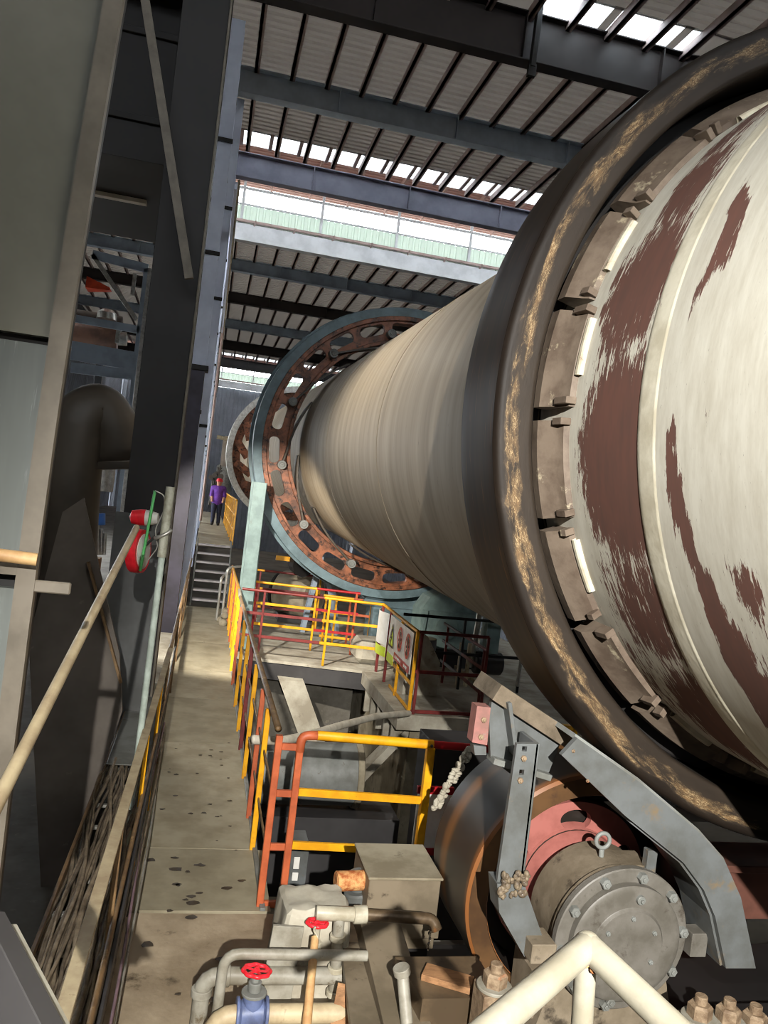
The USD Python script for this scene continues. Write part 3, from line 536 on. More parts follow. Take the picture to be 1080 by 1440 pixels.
for px, py in ((806, 1056), (826, 1098)): t.part('rivet', hexbolt(A(px, py, y=ya), (0, -1, 0), .009, .006), nut_m)
t.done()
# upright bracket and scraper plates
t = Thing('bracket_bar', 'grey upright bracket bar with two slots and rusty bolts before the roller', 'bracket')
yb = 3.44; c = [A(727, 1046, y=yb), A(757, 1046, y=yb), A(733, 1246, y=yb), A(699, 1240, y=yb)]
pl = Polygon([p[[0, 2]] for p in c])
for px, py in ((737, 1053), (733, 1086)): q = A(px, py, y=yb)[[0, 2]]; pl = pl.difference(sbox(q[0] - .01, q[1] - .012, q[0] + .014, q[1] + .012))
t.part('plate', prism(pl, .025, (0, yb, 0)), paint_greyblue); e = A(757, 1046, y=yb), A(733, 1246, y=yb)
t.part('edge_flange', bar(e[0] + V(0, .10, 0), e[1] + V(0, .10, 0), .20, .02, (1, 0, .1)), paint_greyblue)
for px, py in ((736, 1066), (731, 1097)): t.part('bolt', hexbolt(A(px, py, y=yb), (0, -1, 0), .014, .014), nut_m)
t.part('foot', prism([A(*p, y=yb)[[0, 2]] for p in ((697, 1240), (735, 1240), (762, 1318), (762, 1340), (735, 1342), (700, 1280))], .12, (0, yb - .02, 0)), paint_greyblue)
q = A(762, 1318, y=yb); t.part('foot_box', bx(q + V(-.09, -.10, -.07), q + V(.03, .05, .02)), paint_housing)
rb = [trimesh.creation.icosphere(1, .016).apply_scale(rng.uniform(.5, 1.3, 3)).apply_translation(A(px, py, y=yb - .03)) for px, py in zip(rng.uniform(702, 742, 40), rng.uniform(1228, 1262, 40))]
t.part('grease_clods', rb, M('grease_clod', s(122, 108, 88), s(70, 58, 46), 30, .6, c3=s(214, 206, 190), lo3=.62, hi3=.68, scale3=30), True, kind='stuff')
t.done()
t = Thing('scraper_plate', 'dirty grey wedge plate with a mud-caked top edge above the roller', 'plate')
yc = 3.70; P2 = [A(*p, y=yc)[[0, 2]] for p in ((694, 970), (712, 968), (790, 1040), (772, 1086), (722, 1092), (690, 1066), (688, 1010))]
t.part('web', prism(P2, .03, (0, yc, 0)), paint_greyblue)
a, b = A(694, 970, y=yc), A(800, 1040, y=yc); t.part('top_ledge', bar(a + V(0, .10, 0), b + V(0, .10, 0), .30, .085), M('mud_cake', s(112, 100, 84), s(84, 74, 60), 6, .9, bump=.5))
a = A(720, 975, y=yc - .03); t.part('gusset', bar(A(712, 985, y=yc - .03), A(722, 1060, y=yc - .03), .02, .10, (0, 1, 0)), paint_greyblue)
a, b = A(690, 1066, y=yc), A(770, 1090, y=yc); t.part('lower_ledge', bar(a, b, .10, .03), steel_grey)
t.done()
t = Thing('lug_block', 'faded red bolted lug block at the left end of the scraper plate', 'block')
pb = [A(*p, y=3.66)[[0, 2]] for p in ((671, 993), (690, 995), (685, 1048), (664, 1044))]; t.part('plate', prism(pb, .08, (0, 3.66, 0)), M('lug_red', s(158, 104, 98), s(128, 92, 84), 8, .6, c3=s(130, 124, 114), lo3=.55, hi3=.65))
for px, py in ((680, 1012), (676, 1036)): t.part('bolt', hexbolt(A(px, py, y=3.66), (0, -1, 0), .014, .012), nut_m)
t.part('grey_foot', prism([A(*p, y=3.68)[[0, 2]] for p in ((666, 1048), (684, 1050), (684, 1062), (668, 1062))], .06, (0, 3.68, 0)), paint_greyblue); t.done()
# splash trough beside the roller's left
one('mud_lip', 'jagged crust of dried grease along the back edge of the roller trough', 'crust', [trimesh.creation.icosphere(1, .017).apply_scale(rng.uniform(.5, 1.5, 3)).apply_translation(A(px + rng.uniform(-5, 5), py, y=4.75)) for px, py in zip(np.linspace(612, 662, 70), np.linspace(1138, 1052, 70))], concrete_pale, True)
# ================================================================ ROLLER BASE AND LOW STEEL
one('bed_plate', 'dark steel bed plate under the roller and its bearing', 'base', [bx((1.62, 3.95, .16), (4.2, 4.75, .29)), bx((1.62, 3.2, .16), (4.0, 3.95, .40)), bx((1.2, 2.6, -.02), (4.2, 4.9, .16))], steel_black)
t = Thing('steel_box', 'dusty closed steel box with a rusty pipe stub left of the roller', 'box')
t.part('body', bx((1.12, 4.30, .52), (1.535, 4.72, .915)), steel_dusty); t.part('stand', bx((1.2, 4.34, .16), (1.52, 4.68, .52)), steel_black); t.part('lid', bx((1.11, 4.285, .915), (1.545, 4.73, .93)), concrete); t.part('skirt', bx((1.10, 4.26, .60), (1.545, 4.30, .69)), steel_dusty)
a = A(520, 1235, y=4.45); t.part('pipe_stub', [cyl(a + V(-.0, 0, -.01), a + V(-.20, -.02, -.01), .055, 20), cyl(a + V(-.20, -.02, -.01), a + V(-.202, -.02, -.01), .046, 20)], rust_bit, 30, 'rusty pipe stub'); t.done()
t = Thing('concrete_post', 'broken topped pale concrete block beside the orange gate frame', 'block')
cp = bx((.64, 4.06, -.0), (.99, 4.42, .84), .02).subdivide().subdivide().subdivide(); v = cp.vertices; v += (meshkit.fbm(v * 9, 3, 4)[:, None] - .5) * .05 * np.where(v[:, 2:] > .7, 1.6, .5); v[:, 0] -= (0.84 - v[:, 2]) * .09 * (v[:, 0] < .8)
t.part('body', cp, concrete_pale, 40); t.part('side_plate', bar((.60, 4.03, .0), (.655, 4.03, .80), .16, .02, (0, 1, 0)), pipe_grey); t.done()
one('small_motor', 'small grey capped fitting standing behind the concrete block', 'fitting', [cyl(A(505, 1250, y=4.5), A(503, 1226, y=4.5), .055, 20), cyl(A(508, 1285, y=4.5), A(505, 1250, y=4.5), .09, 20, .01)], paint_greyblue, 30)
# pipes of the water line
yp = 3.95
def pth(pts, y=yp): return [A(px, py, y=yy if yy else y) for px, py, yy in [(p + (None,))[:3] for p in pts]]
t = Thing('water_pipe', 'thick pale grey bent pipe with an elbow standing on the brown floor', 'pipe')
a, b, c_ = A(286, 1372, y=4.0), A(500, 1372, y=4.0), A(286, 1372, y=4.0); t.part('run', tube([V(a[0], 4.0, 0), a, b], .042, 12, .09), pipe_grey, True); t.part('coupling', [cyl(a + V(0, 0, -.10), a + V(0, 0, -.06), .052, 14), cyl(a + V(.09, 0, 0), a + V(.13, 0, 0), .052, 14)], pipe_grey, 30); t.done()
t = Thing('thin_pipe', 'thin grey pipe loop bent over in front of the concrete block', 'pipe')
a, b = A(316, 1341, y=3.85), A(516, 1344, y=3.85); t.part('run', tube([V(a[0] - .01, 3.85, 0), a, b], .026, 10, .08), pipe_grey, True); t.done()
t = Thing('valve_pipe', 'horizontal pale pipe with a blue gate valve and a red handwheel at the bottom edge', 'pipe')
a, b, c_ = A(292, 1440, y=3.75), A(330, 1426, y=3.75), A(520, 1424, y=3.75); t.part('run', tube([V(a[0], 3.75, 0), V(a[0] + .02, 3.75, b[2]), c_], .045, 14, .12), pipe_beige, True)
q = A(354, 1424, y=3.75)
t.part('valve_body', [cyl(q - V(.06, 0, 0), q + V(.06, 0, 0), .058, 18, .01), cyl(q - V(.075, 0, 0), q - V(.06, 0, 0), .07, 16), cyl(q + V(.06, 0, 0), q + V(.075, 0, 0), .07, 16), cyl(q, q + V(0, 0, .10), .048, 16, .01)], blue_valve, 30, 'blue valve body')
t.part('bonnet', [cyl(q + V(0, 0, .09), q + V(0, 0, .105), .06, 16), cyl(q + V(0, 0, .105), q + V(0, 0, .15), .032, 14), cyl(q + V(0, 0, .15), q + V(0, 0, .19), .022, 12)], steel_grey, 30)
def handwheel(T, c, r, tilt=(.05, .12, 1)):
    x, y, d = frame(tilt, (1, 0, 0)); rim = [c + r * (math.cos(a) * x + math.sin(a) * y) * (1 + .05 * math.cos(8 * a)) for a in np.linspace(0, 2 * np.pi, 49)]
    w = T.part('handwheel', tube(rim, .010, 8, cap=False), bright_red, True, 'red handwheel')
    for i in range(5): a = i * 2 * np.pi / 5 + .3; T.part('spoke', bar(c, c + r * (math.cos(a) * x + math.sin(a) * y), .014, .008, d), bright_red, of=w)
    T.part('wheel_nut', hexbolt(c - d * .004, d, .016, .016), bright_red, of=w)
handwheel(t, q + V(0, 0, .20), .062); t.done()
t = Thing('drain_pipe', 'rusty drain pipe dripping water beside the steel box, with white couplings and an upright branch', 'pipe')
a, b, c_ = A(445, 1284, y=4.0), A(505, 1286, y=4.0), A(608, 1292, y=4.0); t.part('rusty_run', tube([b, c_, c_ + V(.025, -.02, -.05)], .030, 12, .05), M('pipe_rusty', s(96, 80, 60), s(66, 52, 38), 10, .4, metal=.3, c3=s(140, 90, 50), lo3=.6, hi3=.7), True)
t.part('white_run', tube([a, b + V(.02, 0, 0)], .036, 12), pipe_white, True); t.part('white_coupling', [cyl(b - V(.03, 0, 0), b + V(.04, 0, 0), .045, 16)], pipe_white, 30)
d0 = A(477, 1290, y=4.0); d1 = A(468, 1420, y=4.0); t.part('branch', tube([d0, d1], .030, 12), pipe_grey, True)
for u in (.18, .52, .78, .95): q = d0 + (d1 - d0) * u; t.part('branch_coupling', cyl(q, q + (d1 - d0) * .06, .042, 16), pipe_white, 30)
q = A(474, 1372, y=4.0); t.part('tee', cyl(q - V(.09, 0, 0), q, .034, 14), pipe_white, 30)
q = A(446, 1310, y=3.98); t.part('stem', [cyl(q - V(0, 0, .06), q + V(0, 0, .03), .016, 10), cyl(q - V(0, 0, .09), q - V(0, 0, .05), .03, 12)], pipe_white, 30)
handwheel(t, A(446, 1298, y=3.98), .05); t.done()
dr = [trimesh.creation.icosphere(1, r).apply_scale((1, 1, 1.6)).apply_translation(A(px, py, y=3.98)) for px, py, r in ((604, 1312, .008), (605, 1320, .006), (603, 1327, .007), (602, 1335, .005), (564, 1328, .006), (565, 1336, .005), (606, 1308, .007))]
one('water_drops', 'drops of water falling from the rusty drain pipe', 'water', cat([tube([A(606, 1303, y=3.98), A(604, 1320, y=3.98), A(603, 1333, y=3.98)], [.008, .005, .003], 8)] + dr), water_m, True, kind='stuff')
t = Thing('bamboo_pole', 'slim tan bamboo pole leaning against the upper red handwheel', 'pole')
a, b = A(443, 1318, y=3.92), A(428, 1475, y=3.55); t.part('cane', tube([a + (b - a) * u for u in np.linspace(0, 1, 9)], [.021, .020, .022, .020, .022, .021, .023, .021, .024], 10), bamboo_m, True)
t.part('string', tube([a + V(.012 * math.cos(7 * u), -.015 - .01 * math.sin(5 * u), -.10 * u) for u in np.linspace(-.6, 1, 16)], .006, 6), pipe_white, True, 'white string tied round the top'); t.done()
one('sloping_beam', 'broad sloping grey steel beam running down behind the pipes', 'beam', bar(A(532, 1305, y=4.15), A(575, 1470, y=3.35), .22, .10), steel_dusty)
one('sloping_plate', 'narrow sloping grey steel plate left of the broad beam', 'plate', bar(A(500, 1330, y=4.12), A(520, 1470, y=3.35), .16, .04), steel_dusty)
t = Thing('pedestal_box', 'low oily steel pedestal box carrying a wooden offcut', 'box')
t.part('body', prism([(1.15, 3.75), (1.57, 3.75), (1.60, 3.42), (1.20, 3.42)], .55, (0, 0, .80), (1, 0, 0), (0, 1, 0)), M('oily_brown', s(98, 82, 62), s(70, 58, 44), 4, .35, c3=s(54, 46, 38), lo3=.58, hi3=.66)); t.done()
one('wood_offcut', 'orange brown wooden offcut lying on the steel pedestal box', 'wood', bar(A(596, 1366, z=.815), A(664, 1386, z=.815), .11, .03), wood)
one('timber_stub', 'rough splintered brown timber standing under the pipes', 'timber', [bar(A(490, 1385, y=3.8), A(478, 1450, y=3.7), .10, .05), bar(A(503, 1385, y=3.8), A(494, 1450, y=3.7), .06, .05)], wood)
one('pipe_stub', 'stub of pale pipe standing between the beam and the pedestal box', 'pipe', [cyl(A(566, 1366, y=3.5), A(572, 1440, y=3.4), .028, 14), cyl(A(564, 1360, y=3.5), A(566, 1370, y=3.5), .04, 14)], pipe_grey, 30)
for i, (px, py, lab) in enumerate(((697, 1370, 'large rusty hexagon nut beside the wooden offcut'), (985, 1415, 'leftmost rusty hold-down nut at the bottom right corner'), (1025, 1420, 'middle rusty hold-down nut at the bottom right corner'), (1062, 1428, 'rightmost rusty hold-down nut at the bottom right corner'))):
    q = A(px, py, y=3.3 if i == 0 else 3.15); t = Thing('anchor_nut', lab, 'nut'); t.part('washer', cyl(q - V(0, 0, .06), q - V(0, 0, .045), .08, 20), pipe_grey, 30); t.part('nut', lathe([(0, 0), (.055, 0), (.055, .05), (.045, .06), (0, .06)], q - V(0, 0, .045), (0, 0, 1), 6), nut_m); t.part('stud', cyl(q, q + V(0, 0, .05), .028, 12), nut_m, 30); t.part('seat', bx(q - V(.07, .07, .5), q - V(-.07, -.07, .06)), nut_m); t.done()
one('bed_girder', 'brown primed steel girder far right behind the curved guard', 'girder', [bx((3.1, 4.95, .35), (6.5, 5.0, .75)), bx((3.1, 4.8, .75), (6.5, 5.2, .80))], M('primer_brown', s(112, 72, 60), s(92, 60, 50), 3, .6, bump=.1))
one('bed_girder', 'grey dusty girder flange under the lower edge of the riding ring', 'girder', [bx((2.9, 5.3, .9), (6.5, 5.7, 1.0))], steel_grey)
# white handrail where the photographer stands
t = Thing('white_handrail', 'chipped white handrail with a rusty welded corner at the bottom right edge', 'handrail')
c_ = A(826, 1330, y=1.25); l_ = A(640, 1490, y=1.02); r_ = A(1010, 1505, y=1.0); d_ = A(812, 1540, y=1.27)
t.part('rail', tube([c_ + (l_ - c_) * 1.2, c_, ], .0235, 16), handrail_m, True); t.part('rail', tube([c_, c_ + (r_ - c_) * 1.2], .0235, 16), handrail_m, True); t.part('post', tube([c_ - V(0, 0, .02), d_], .019, 14), handrail_m, True)
t.part('corner', trimesh.creation.icosphere(3, .0242).apply_translation(c_), handrail_m, True)
t.part('weld_rust', [trimesh.creation.icosphere(2, r).apply_translation(A(px, py, y=1.225)) for px, py, r in ((826, 1345, .006), (829, 1352, .007), (824, 1357, .005), (838, 1358, .006), (834, 1364, .006), (842, 1363, .004))], rust_bit, True, 'rusty weld beads'); t.done()
# ================================================================ RAILINGS
def post(T, x, y, z0, z1, mt, w=.045): T.part('post', bx((x - w / 2, y - w / 2, z0), (x + w / 2, y + w / 2, z1)), mt)
def rail(T, p, q, mt, w=.04, round_=False, name='rail'): T.part(name, tube([p, q], w / 2, 10) if round_ else bar(p, q, w * .5, w), mt, round_)
def footp(T, x, y, z=0.0): T.part('foot_plate', bx((x - .05, y - .05, z), (x + .05, y + .05, z + .012)), brownrail)
t = Thing('gate_frame', 'orange ladder-like gate frame standing at the end of the walkway plates', 'gate')
for x, z1 in ((.705, 1.25), (.863, 1.16)): post(t, x, 5.75, .0, z1, orange, .05)
for z in (1.17, .83, .44, .02): t.part('rung', bx((.73, 5.735, z - .025), (.84, 5.765, z + .025)), orange)
t.part('bend', tube([V(.863, 5.75, 1.14), V(.866, 5.75, 1.255), V(.98, 5.75, 1.262)], .034, 12, .09), orange, True); t.done()
t = Thing('pit_railing', 'bright yellow railing across the pit beside the orange gate frame', 'railing')
rail(t, (.98, 5.75, 1.262), (1.86, 5.75, 1.24), yellow, .07, True, 'top_rail'); rail(t, (.89, 5.75, .845), (1.84, 5.75, .815), yellow, .055); rail(t, (.89, 5.75, .455), (1.84, 5.75, .43), yellow, .055); post(t, 1.845, 5.75, .40, 1.22, yellow, .06)
rail(t, (1.86, 5.75, 1.24), (2.4, 5.75, 1.225), red, .06, True, 'red_rail'); t.part('rivet', hexbolt((1.84, 5.715, 1.24), (0, -1, 0), .012, .008), steel_dark); rail(t, (.88, 5.75, .06), (1.10, 5.75, .055), yellow, .05); post(t, 2.42, 5.75, 0, 1.24, red, .05); t.done()
t = Thing('walkway_railing', 'long railing with red and yellow posts along the right of the walkway', 'railing')
for i, (y, mt) in enumerate(((6.66, yellow), (7.3, orange), (8.3, yellow), (9.2, darkred), (9.9, yellow), (11.0, yellow), (12.2, orange), (13.1, yellow))):
    post(t, .70, y, .0, 1.19, mt)
rail(t, (.715, 5.95, 1.235), (.72, 13.2, 1.20), brownrail, .055, True, 'top_rail'); rail(t, (.70, 5.8, .84), (.71, 13.2, .82), brownrail, .028); rail(t, (.70, 5.8, .44), (.71, 13.2, .43), brownrail, .028); t.part('white_cap', tube([(.72, 13.2, 1.2), (.74, 14.1, 1.2)], .03, 10), pipe_white, True); t.done()
t = Thing('far_walkway_railing', 'close set yellow railing posts on the far right of the walkway before the stairs', 'railing')
for i in range(7): post(t, .74, 14.3 + i * .62, 0.0, 1.2, (yellow, yellow, orange)[i % 3])
rail(t, (.74, 14.2, 1.2), (.74, 18.1, 1.2), yellow, .05, True, 'top_rail'); rail(t, (.74, 14.2, .8), (.74, 18.1, .8), yellow, .04); rail(t, (.74, 14.2, .4), (.74, 18.1, .4), yellow, .04); t.done()
def cross(name, lab, x0, x1, y0, y1, cols, posts, zs=(1.2, .8, .4), cut=.5, z0=0.0):
    T = Thing(name, lab, 'railing'); P = lambda u, z: V(x0 + (x1 - x0) * u, y0 + (y1 - y0) * u, z)
    for k_, z in enumerate(zs):
        rail(T, P(0, z), P(cut, z), cols[0], .05, k_ == 0, 'rail'); rail(T, P(cut, z), P(1, z), cols[1], .05, k_ == 0, 'rail')
    for u, mt in posts: q = P(u, 0); post(T, q[0], q[1], z0, zs[0], mt, .04)
    T.done()
cross('platform_railing', 'front railing on the pale platform, red half left and yellow half right', .80, 3.27, 14.30, 13.88, (darkred, yellow), ((.16, darkred), (.62, yellow), (1.0, darkred)), cut=.58)
cross('platform_railing', 'second railing on the platform, yellow half left and red half right', .92, 3.1, 15.6, 15.2, (yellow, red), ((.1, red), (.62, yellow), (.97, orange)), cut=.62)
cross('platform_railing', 'short back railing by the round motor, red topped with yellow posts', 1.0, 2.75, 17.9, 17.6, (yellow, darkred), ((0.05, darkred), (.2, darkred), (.95, yellow)), cut=.25)
cross('platform_railing', 'little yellow railing in the middle of the platform with many thin posts', 2.55, 3.75, 16.2, 15.9, (yellow, orange), ((.05, yellow), (.22, yellow), (.45, orange), (.8, yellow)), zs=(.98, .66, .15))
t = Thing('sign_railing', 'yellow and red railing holding the warning banner over the pit', 'railing')
P = lambda u, z: V(3.27 - .07 * u, 13.88 - 2.66 * u, z)
for u, mt in ((.0, darkred), (.28, darkred), (.62, yellow), (1.0, yellow)): q = P(u, 0); post(t, q[0], q[1], 0, 1.2, mt, .045)
rail(t, P(0, 1.2), P(1, 1.2), yellow, .055, True, 'top_rail'); rail(t, P(0, .42), P(1, .42), yellow, .045); rail(t, P(.45, .05), P(1, .05), yellow, .045); t.done()
cross('pier_railing', 'dark red railing with three bars along the front of the pier top', 3.22, 4.30, 11.20, 11.24, (darkred, darkred), ((0.04, darkred), (1.0, darkred)), zs=(1.2, .62, .04))
cross('pier_railing', 'dark red railing running back under the kiln on the pier top', 4.30, 4.35, 11.24, 13.6, (darkred, steel_dark), ((.05, darkred), (.9, darkred)), zs=(1.0, .7, .35))
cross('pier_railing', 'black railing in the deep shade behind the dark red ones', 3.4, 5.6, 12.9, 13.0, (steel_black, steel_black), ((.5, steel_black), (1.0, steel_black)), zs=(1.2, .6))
one('rod', 'upright thin grey rod on the pier top near the riding ring', 'rod', tube([A(727, 965, y=12.2), A(738, 898, y=12.2)], .03, 10), chrome, True)
one('drip_board', 'low yellow edged board at the right end of the pier top', 'board', [bx((4.85, 10.9, -.05), (5.7, 11.0, .05)), bx((5.66, 10.88, -.6), (5.72, 10.94, .1))], yellow)
# warning banner: three sheets on the sign railing
t = Thing('warning_banner', 'white warning banner with red and yellow safety symbols hung on the railing', 'sign')
dP = P(1, 0) - P(0, 0); dP /= np.linalg.norm(dP); nP = V(-1, -.03, 0)
def sheet(u0, u1, z0, z1, off=.04, curl=0.0, n=10):
    v, f = [], []
    for i in range(n + 1):
        a = i / n; q = P(u0 + (u1 - u0) * a, 0) + nP * (off + curl * math.sin(a * math.pi))
        for b in (0, 1): 
            for d in (0, .008): v.append(q + nP * -d + V(0, 0, (z0 if b == 0 else z1) - .06 * a * 0))
    for i in range(n):
        o = i * 4; p = o + 4
        for a, b in ((0, 2), (3, 1), (2, 3), (1, 0)): f += [[o + a, p + a, p + b], [o + a, p + b, o + b]]
    f += [[0, 1, 3], [0, 3, 2]]; o = n * 4; f += [[o, o + 3, o + 1], [o, o + 2, o + 3]]
    m = trimesh.Trimesh(np.array(v), f, process=False); m.fix_normals(); return m
def onp(poly, off=.052, d=.004): # a flat mark in banner coordinates (metres along from its start, height)
    return prism(poly, d, P(0, 0) + nP * off, dP, V(0, 0, 1)) if np.dot(-np.cross(dP, V(0, 0, 1)), nP) > 0 else prism(affinity.scale(poly, -1, 1, origin=(0, 0)), d, P(0, 0) + nP * off, -dP, V(0, 0, 1))
Lb = 2.66
t.part('sheet', sheet(.04, .30, .62, 1.16, .05, .10), white_m, label='curled white end of the banner'); t.part('lime_sheet', sheet(.04, .33, .44, .60, .07, .08), lime_m, label='lime green strip of the banner')
t.part('sheet', sheet(.34, .56, .55, 1.16), white_m); t.part('sheet', sheet(.56, .80, .55, 1.16), white_m); t.part('sheet', sheet(.80, .97, .55, 1.16), white_m)
t.part('lime_sheet', sheet(.36, .54, .42, .56, .05), lime_m)
tri = Polygon([(.45 * Lb - .20, .68), (.45 * Lb + .20, .68), (.45 * Lb, 1.08)]).buffer(-.02).buffer(.02); t.part('triangle', onp(tri), blackp, label='black bordered warning triangle'); t.part('triangle_fill', onp(tri.buffer(-.035), .057), lime_m)
bolt_ = affinity.translate(Polygon([(.0, .26), (-.06, .1), (0, .1), (-.03, -.02), (.07, .14), (.01, .14), (.06, .26)]), .45 * Lb, .72); t.part('lightning_mark', onp(bolt_, .062), blackp)
for u in (.68, .885):
    c = Point(u * Lb, .92); r = affinity.scale(c.buffer(.19, 24).difference(c.buffer(.15, 24)).union(affinity.rotate(sbox(u * Lb - .17, .905, u * Lb + .17, .935), -45, origin=c)), .85 if u < .8 else .8, 1)
    man = Point(u * Lb, 1.0).buffer(.035, 8).union(LineString([(u * Lb, .95), (u * Lb - .02, .86), (u * Lb - .06, .79)]).buffer(.025)).union(LineString([(u * Lb - .02, .86), (u * Lb + .06, .80)]).buffer(.025)).union(LineString([(u * Lb - .08, .90), (u * Lb + .08, .93)]).buffer(.018))
    t.part('figure_mark', onp(man, .053), blackp); t.part('ban_ring', onp(r, .057), red, label='red prohibition ring')
t.part('red_band', onp(sbox(.565 * Lb, .555, .795 * Lb, .66)), red); t.part('red_band', onp(sbox(.805 * Lb, .555, .965 * Lb, .66)), red)
t.part('text_strokes', [onp(sbox(a * Lb, .59, a * Lb + .05, .63), .057) for a in (.60, .635, .67, .70, .735, .84, .87, .90)], white_m, kind='stuff'); t.done()
# ================================================================ IN AND AROUND THE PIT
t = Thing('pit_duct', 'fat dusty horizontal duct lying in the pit behind the yellow railing', 'duct')
t.part('shell', cyl((.80, 8.6, -.02), (1.94, 8.6, .0), .33, 32, .01), steel_grey, 30); t.part('end_ring', cyl((1.90, 8.6, -.0), (1.97, 8.6, 0), .36, 32, .01), concrete, 30); t.part('saddle', bx((.9, 8.25, -1.2), (2.4, 8.9, -.36)), steel_dark); t.done()
t = Thing('junction_cabinet', 'small grey cabinet with a pale window low behind the orange gate', 'cabinet')
t.part('body', bx((1.00, 6.6, -.9), (1.17, 6.9, .08)), paint_greyblue); t.part('window', bx((1.05, 6.59, -.12), (1.10, 6.60, -.02)), white_m); t.part('window', bx((1.05, 6.59, -.22), (1.10, 6.60, -.15)), white_m); t.done()
one('pit_plinth', 'plinth the small grey cabinet stands on in the pit', 'plinth', bx((.80, 6.4, -3.2), (1.5, 7.1, -.9)), concrete_dark)
t = Thing('striped_board', 'white board with red edges standing behind the yellow railing post', 'board')
t.part('board', bx((1.93, 6.19, .26), (2.22, 6.22, .70)), white_m); t.part('red_edge', bx((1.92, 6.185, .70), (2.23, 6.225, .76)), red); t.part('red_edge', bx((1.92, 6.185, .20), (2.23, 6.225, .26)), red); t.part('leg', bx((2.0, 6.2, -3.2), (2.05, 6.24, .2)), steel_dark); t.part('leg', bx((2.12, 6.2, -3.2), (2.17, 6.24, .2)), steel_dark); t.done()
t = Thing('motor_cabinet', 'dark grey steel cabinet with a small latch in the pit behind the red pipe', 'cabinet')
t.part('body', bx((2.58, 8.0, -3.2), (3.25, 8.5, .57)), steel_dark); t.part('door', bx((2.62, 7.985, -.6), (3.20, 8.0, .52)), steel_dark); t.part('latch', cyl((2.86, 7.985, .30), (2.86, 7.96, .30), .025, 12), steel_black, 30); t.done()
one('hose', 'thick pale hose sagging from the pier corner to the orange gate', 'hose', tube([A(355, 1040, y=7.2), A(395, 1042, y=7.4), A(430, 1035, y=7.9), A(480, 1020, y=8.8), A(530, 1007, y=10.0), A(575, 1003, y=11.0)], .042, 12), hose_m, True)
# motor on the platform
t = Thing('round_motor', 'big round cream drive motor on the platform behind the railings', 'motor')
c0 = V(2.35, 18.8, .62); d = V(.75, -.6, .0); d /= np.linalg.norm(d); mm = M('motor_cream', s(168, 158, 138), s(140, 130, 110), 4, .55)
t.part('drum', lathe([(0, -.5), (.35, -.5), (.5, -.42), (.52, -.3), (.52, .35), (.48, .45), (.2, .5), (0, .5)], c0, d, 40), mm, 35)
t.part('end_ring', lathe([(.30, -.54), (.46, -.54), (.46, -.48), (.30, -.48), (.30, -.54)], c0, d, 40), steel_black, 30); t.part('feet', bx((1.9, 18.4, 0), (2.8, 19.2, .18)), steel_dark)
t.part('belt_guard', bar(c0 - d * .6 + V(.1, 0, -.5), c0 - d * .6 + V(.5, 0, .4), .12, .2), chrome); t.done()
t = Thing('pinion_gearbox', 'teal pinion bearing and gearbox under the kiln beyond the banner', 'gearbox')
q = A(630, 860, y=15); t.part('body', bx((4.25, 14.8, .35), (5.4, 15.5, 1.05)), teal); t.part('lid', prism([(4.25, 0), (5.4, 0), (5.2, .25), (4.9, .4), (4.7, .4), (4.4, .25)], .6, (0, 14.85, 1.05)), teal)
t.part('base', bx((4.1, 14.7, 0), (5.6, 15.6, .35)), steel_dark); t.part('rib', [bar((4.3 + .25 * i, 14.78, .4), (4.34 + .25 * i, 14.78, 1.05), .03, .06) for i in range(1)], teal); t.part('shaft_cap', cyl((4.75, 14.7, .75), (4.75, 14.82, .75), .22, 24), teal, 30); t.done()
t = Thing('oil_drum', 'blue and tan ringed oil drum beneath the teal gearbox', 'drum')
q = A(602, 870, y=14.2); t.part('body', lathe([(0, 0), (.24, 0), (.25, .02), (.25, .28), (.26, .29), (.26, .31), (.25, .32), (.25, .60), (.24, .62), (0, .62)], (q[0] - .05, 14.2, .0), (0, 0, 1), 28), M('drum_tan', s(150, 134, 92), s(110, 112, 108), 3, .5), 35); t.part('blue_band', lathe([(.252, .18), (.256, .18), (.256, .42), (.252, .42), (.252, .18)], (q[0] - .05, 14.2, .2), (0, 0, 1), 28), paint_greyblue, 30); t.done()
t = Thing('pump_stand', 'black pump with pale uprights in the shade at the right of the oil drum', 'pump')
for x in (4.55, 4.70): t.part('upright', bx((x, 13.2, 0), (x + .06, 13.26, .75)), pipe_beige)
t.part('column', cyl((4.85, 13.4, .3), (4.92, 13.4, 1.75), .05, 12), chrome, 30); t.part('body', [cyl((4.9, 13.4, .4), (5.4, 13.4, .4), .2, 18, .02)], steel_dark, 30); t.part('head', bx((5.0, 13.2, .6), (5.25, 13.5, 1.3)), teal); t.done()
one('floor_pipe', 'thin pale pipe lying bent across the pier top', 'pipe', tube([A(630, 930, z=.03), A(655, 948, z=.03), A(668, 958, z=.03)], .035, 8), pipe_beige, True)
t = Thing('guard_post', 'slightly leaning teal steel column by the left edge of the gear guard', 'column')
a, b = V(.93, 15.0, 0), V(.93, 15.0, 2.95); t.part('flange', bx((.81, 14.88, 0), (1.05, 14.91, 3.1)), teal); t.part('web', bx((.92, 14.91, 0), (.94, 15.1, 3.1)), teal); t.part('flange', bx((.78, 15.1, 0), (1.08, 15.13, 3.1)), teal); t.part('base_plate', bx((.72, 14.82, 0), (1.14, 15.2, .03)), teal); t.done()
t = Thing('drive_frame', 'teal machine frame with dark wheels beneath the gear guard', 'machine')
t.part('leg', bar((2.35, 17.4, 0), (2.55, 17.2, 1.7), .22, .1), beam_m); t.part('leg', bar((3.1, 17.4, 0), (2.75, 17.2, 1.5), .16, .1), beam_m); t.part('wheel', cyl((2.15, 17.5, 1.55), (2.25, 17.3, 1.5), .32, 24), steel_black, 30); t.part('cross_bar', bx((1.6, 17.3, 1.5), (2.2, 17.4, 1.6)), yellow); t.done()
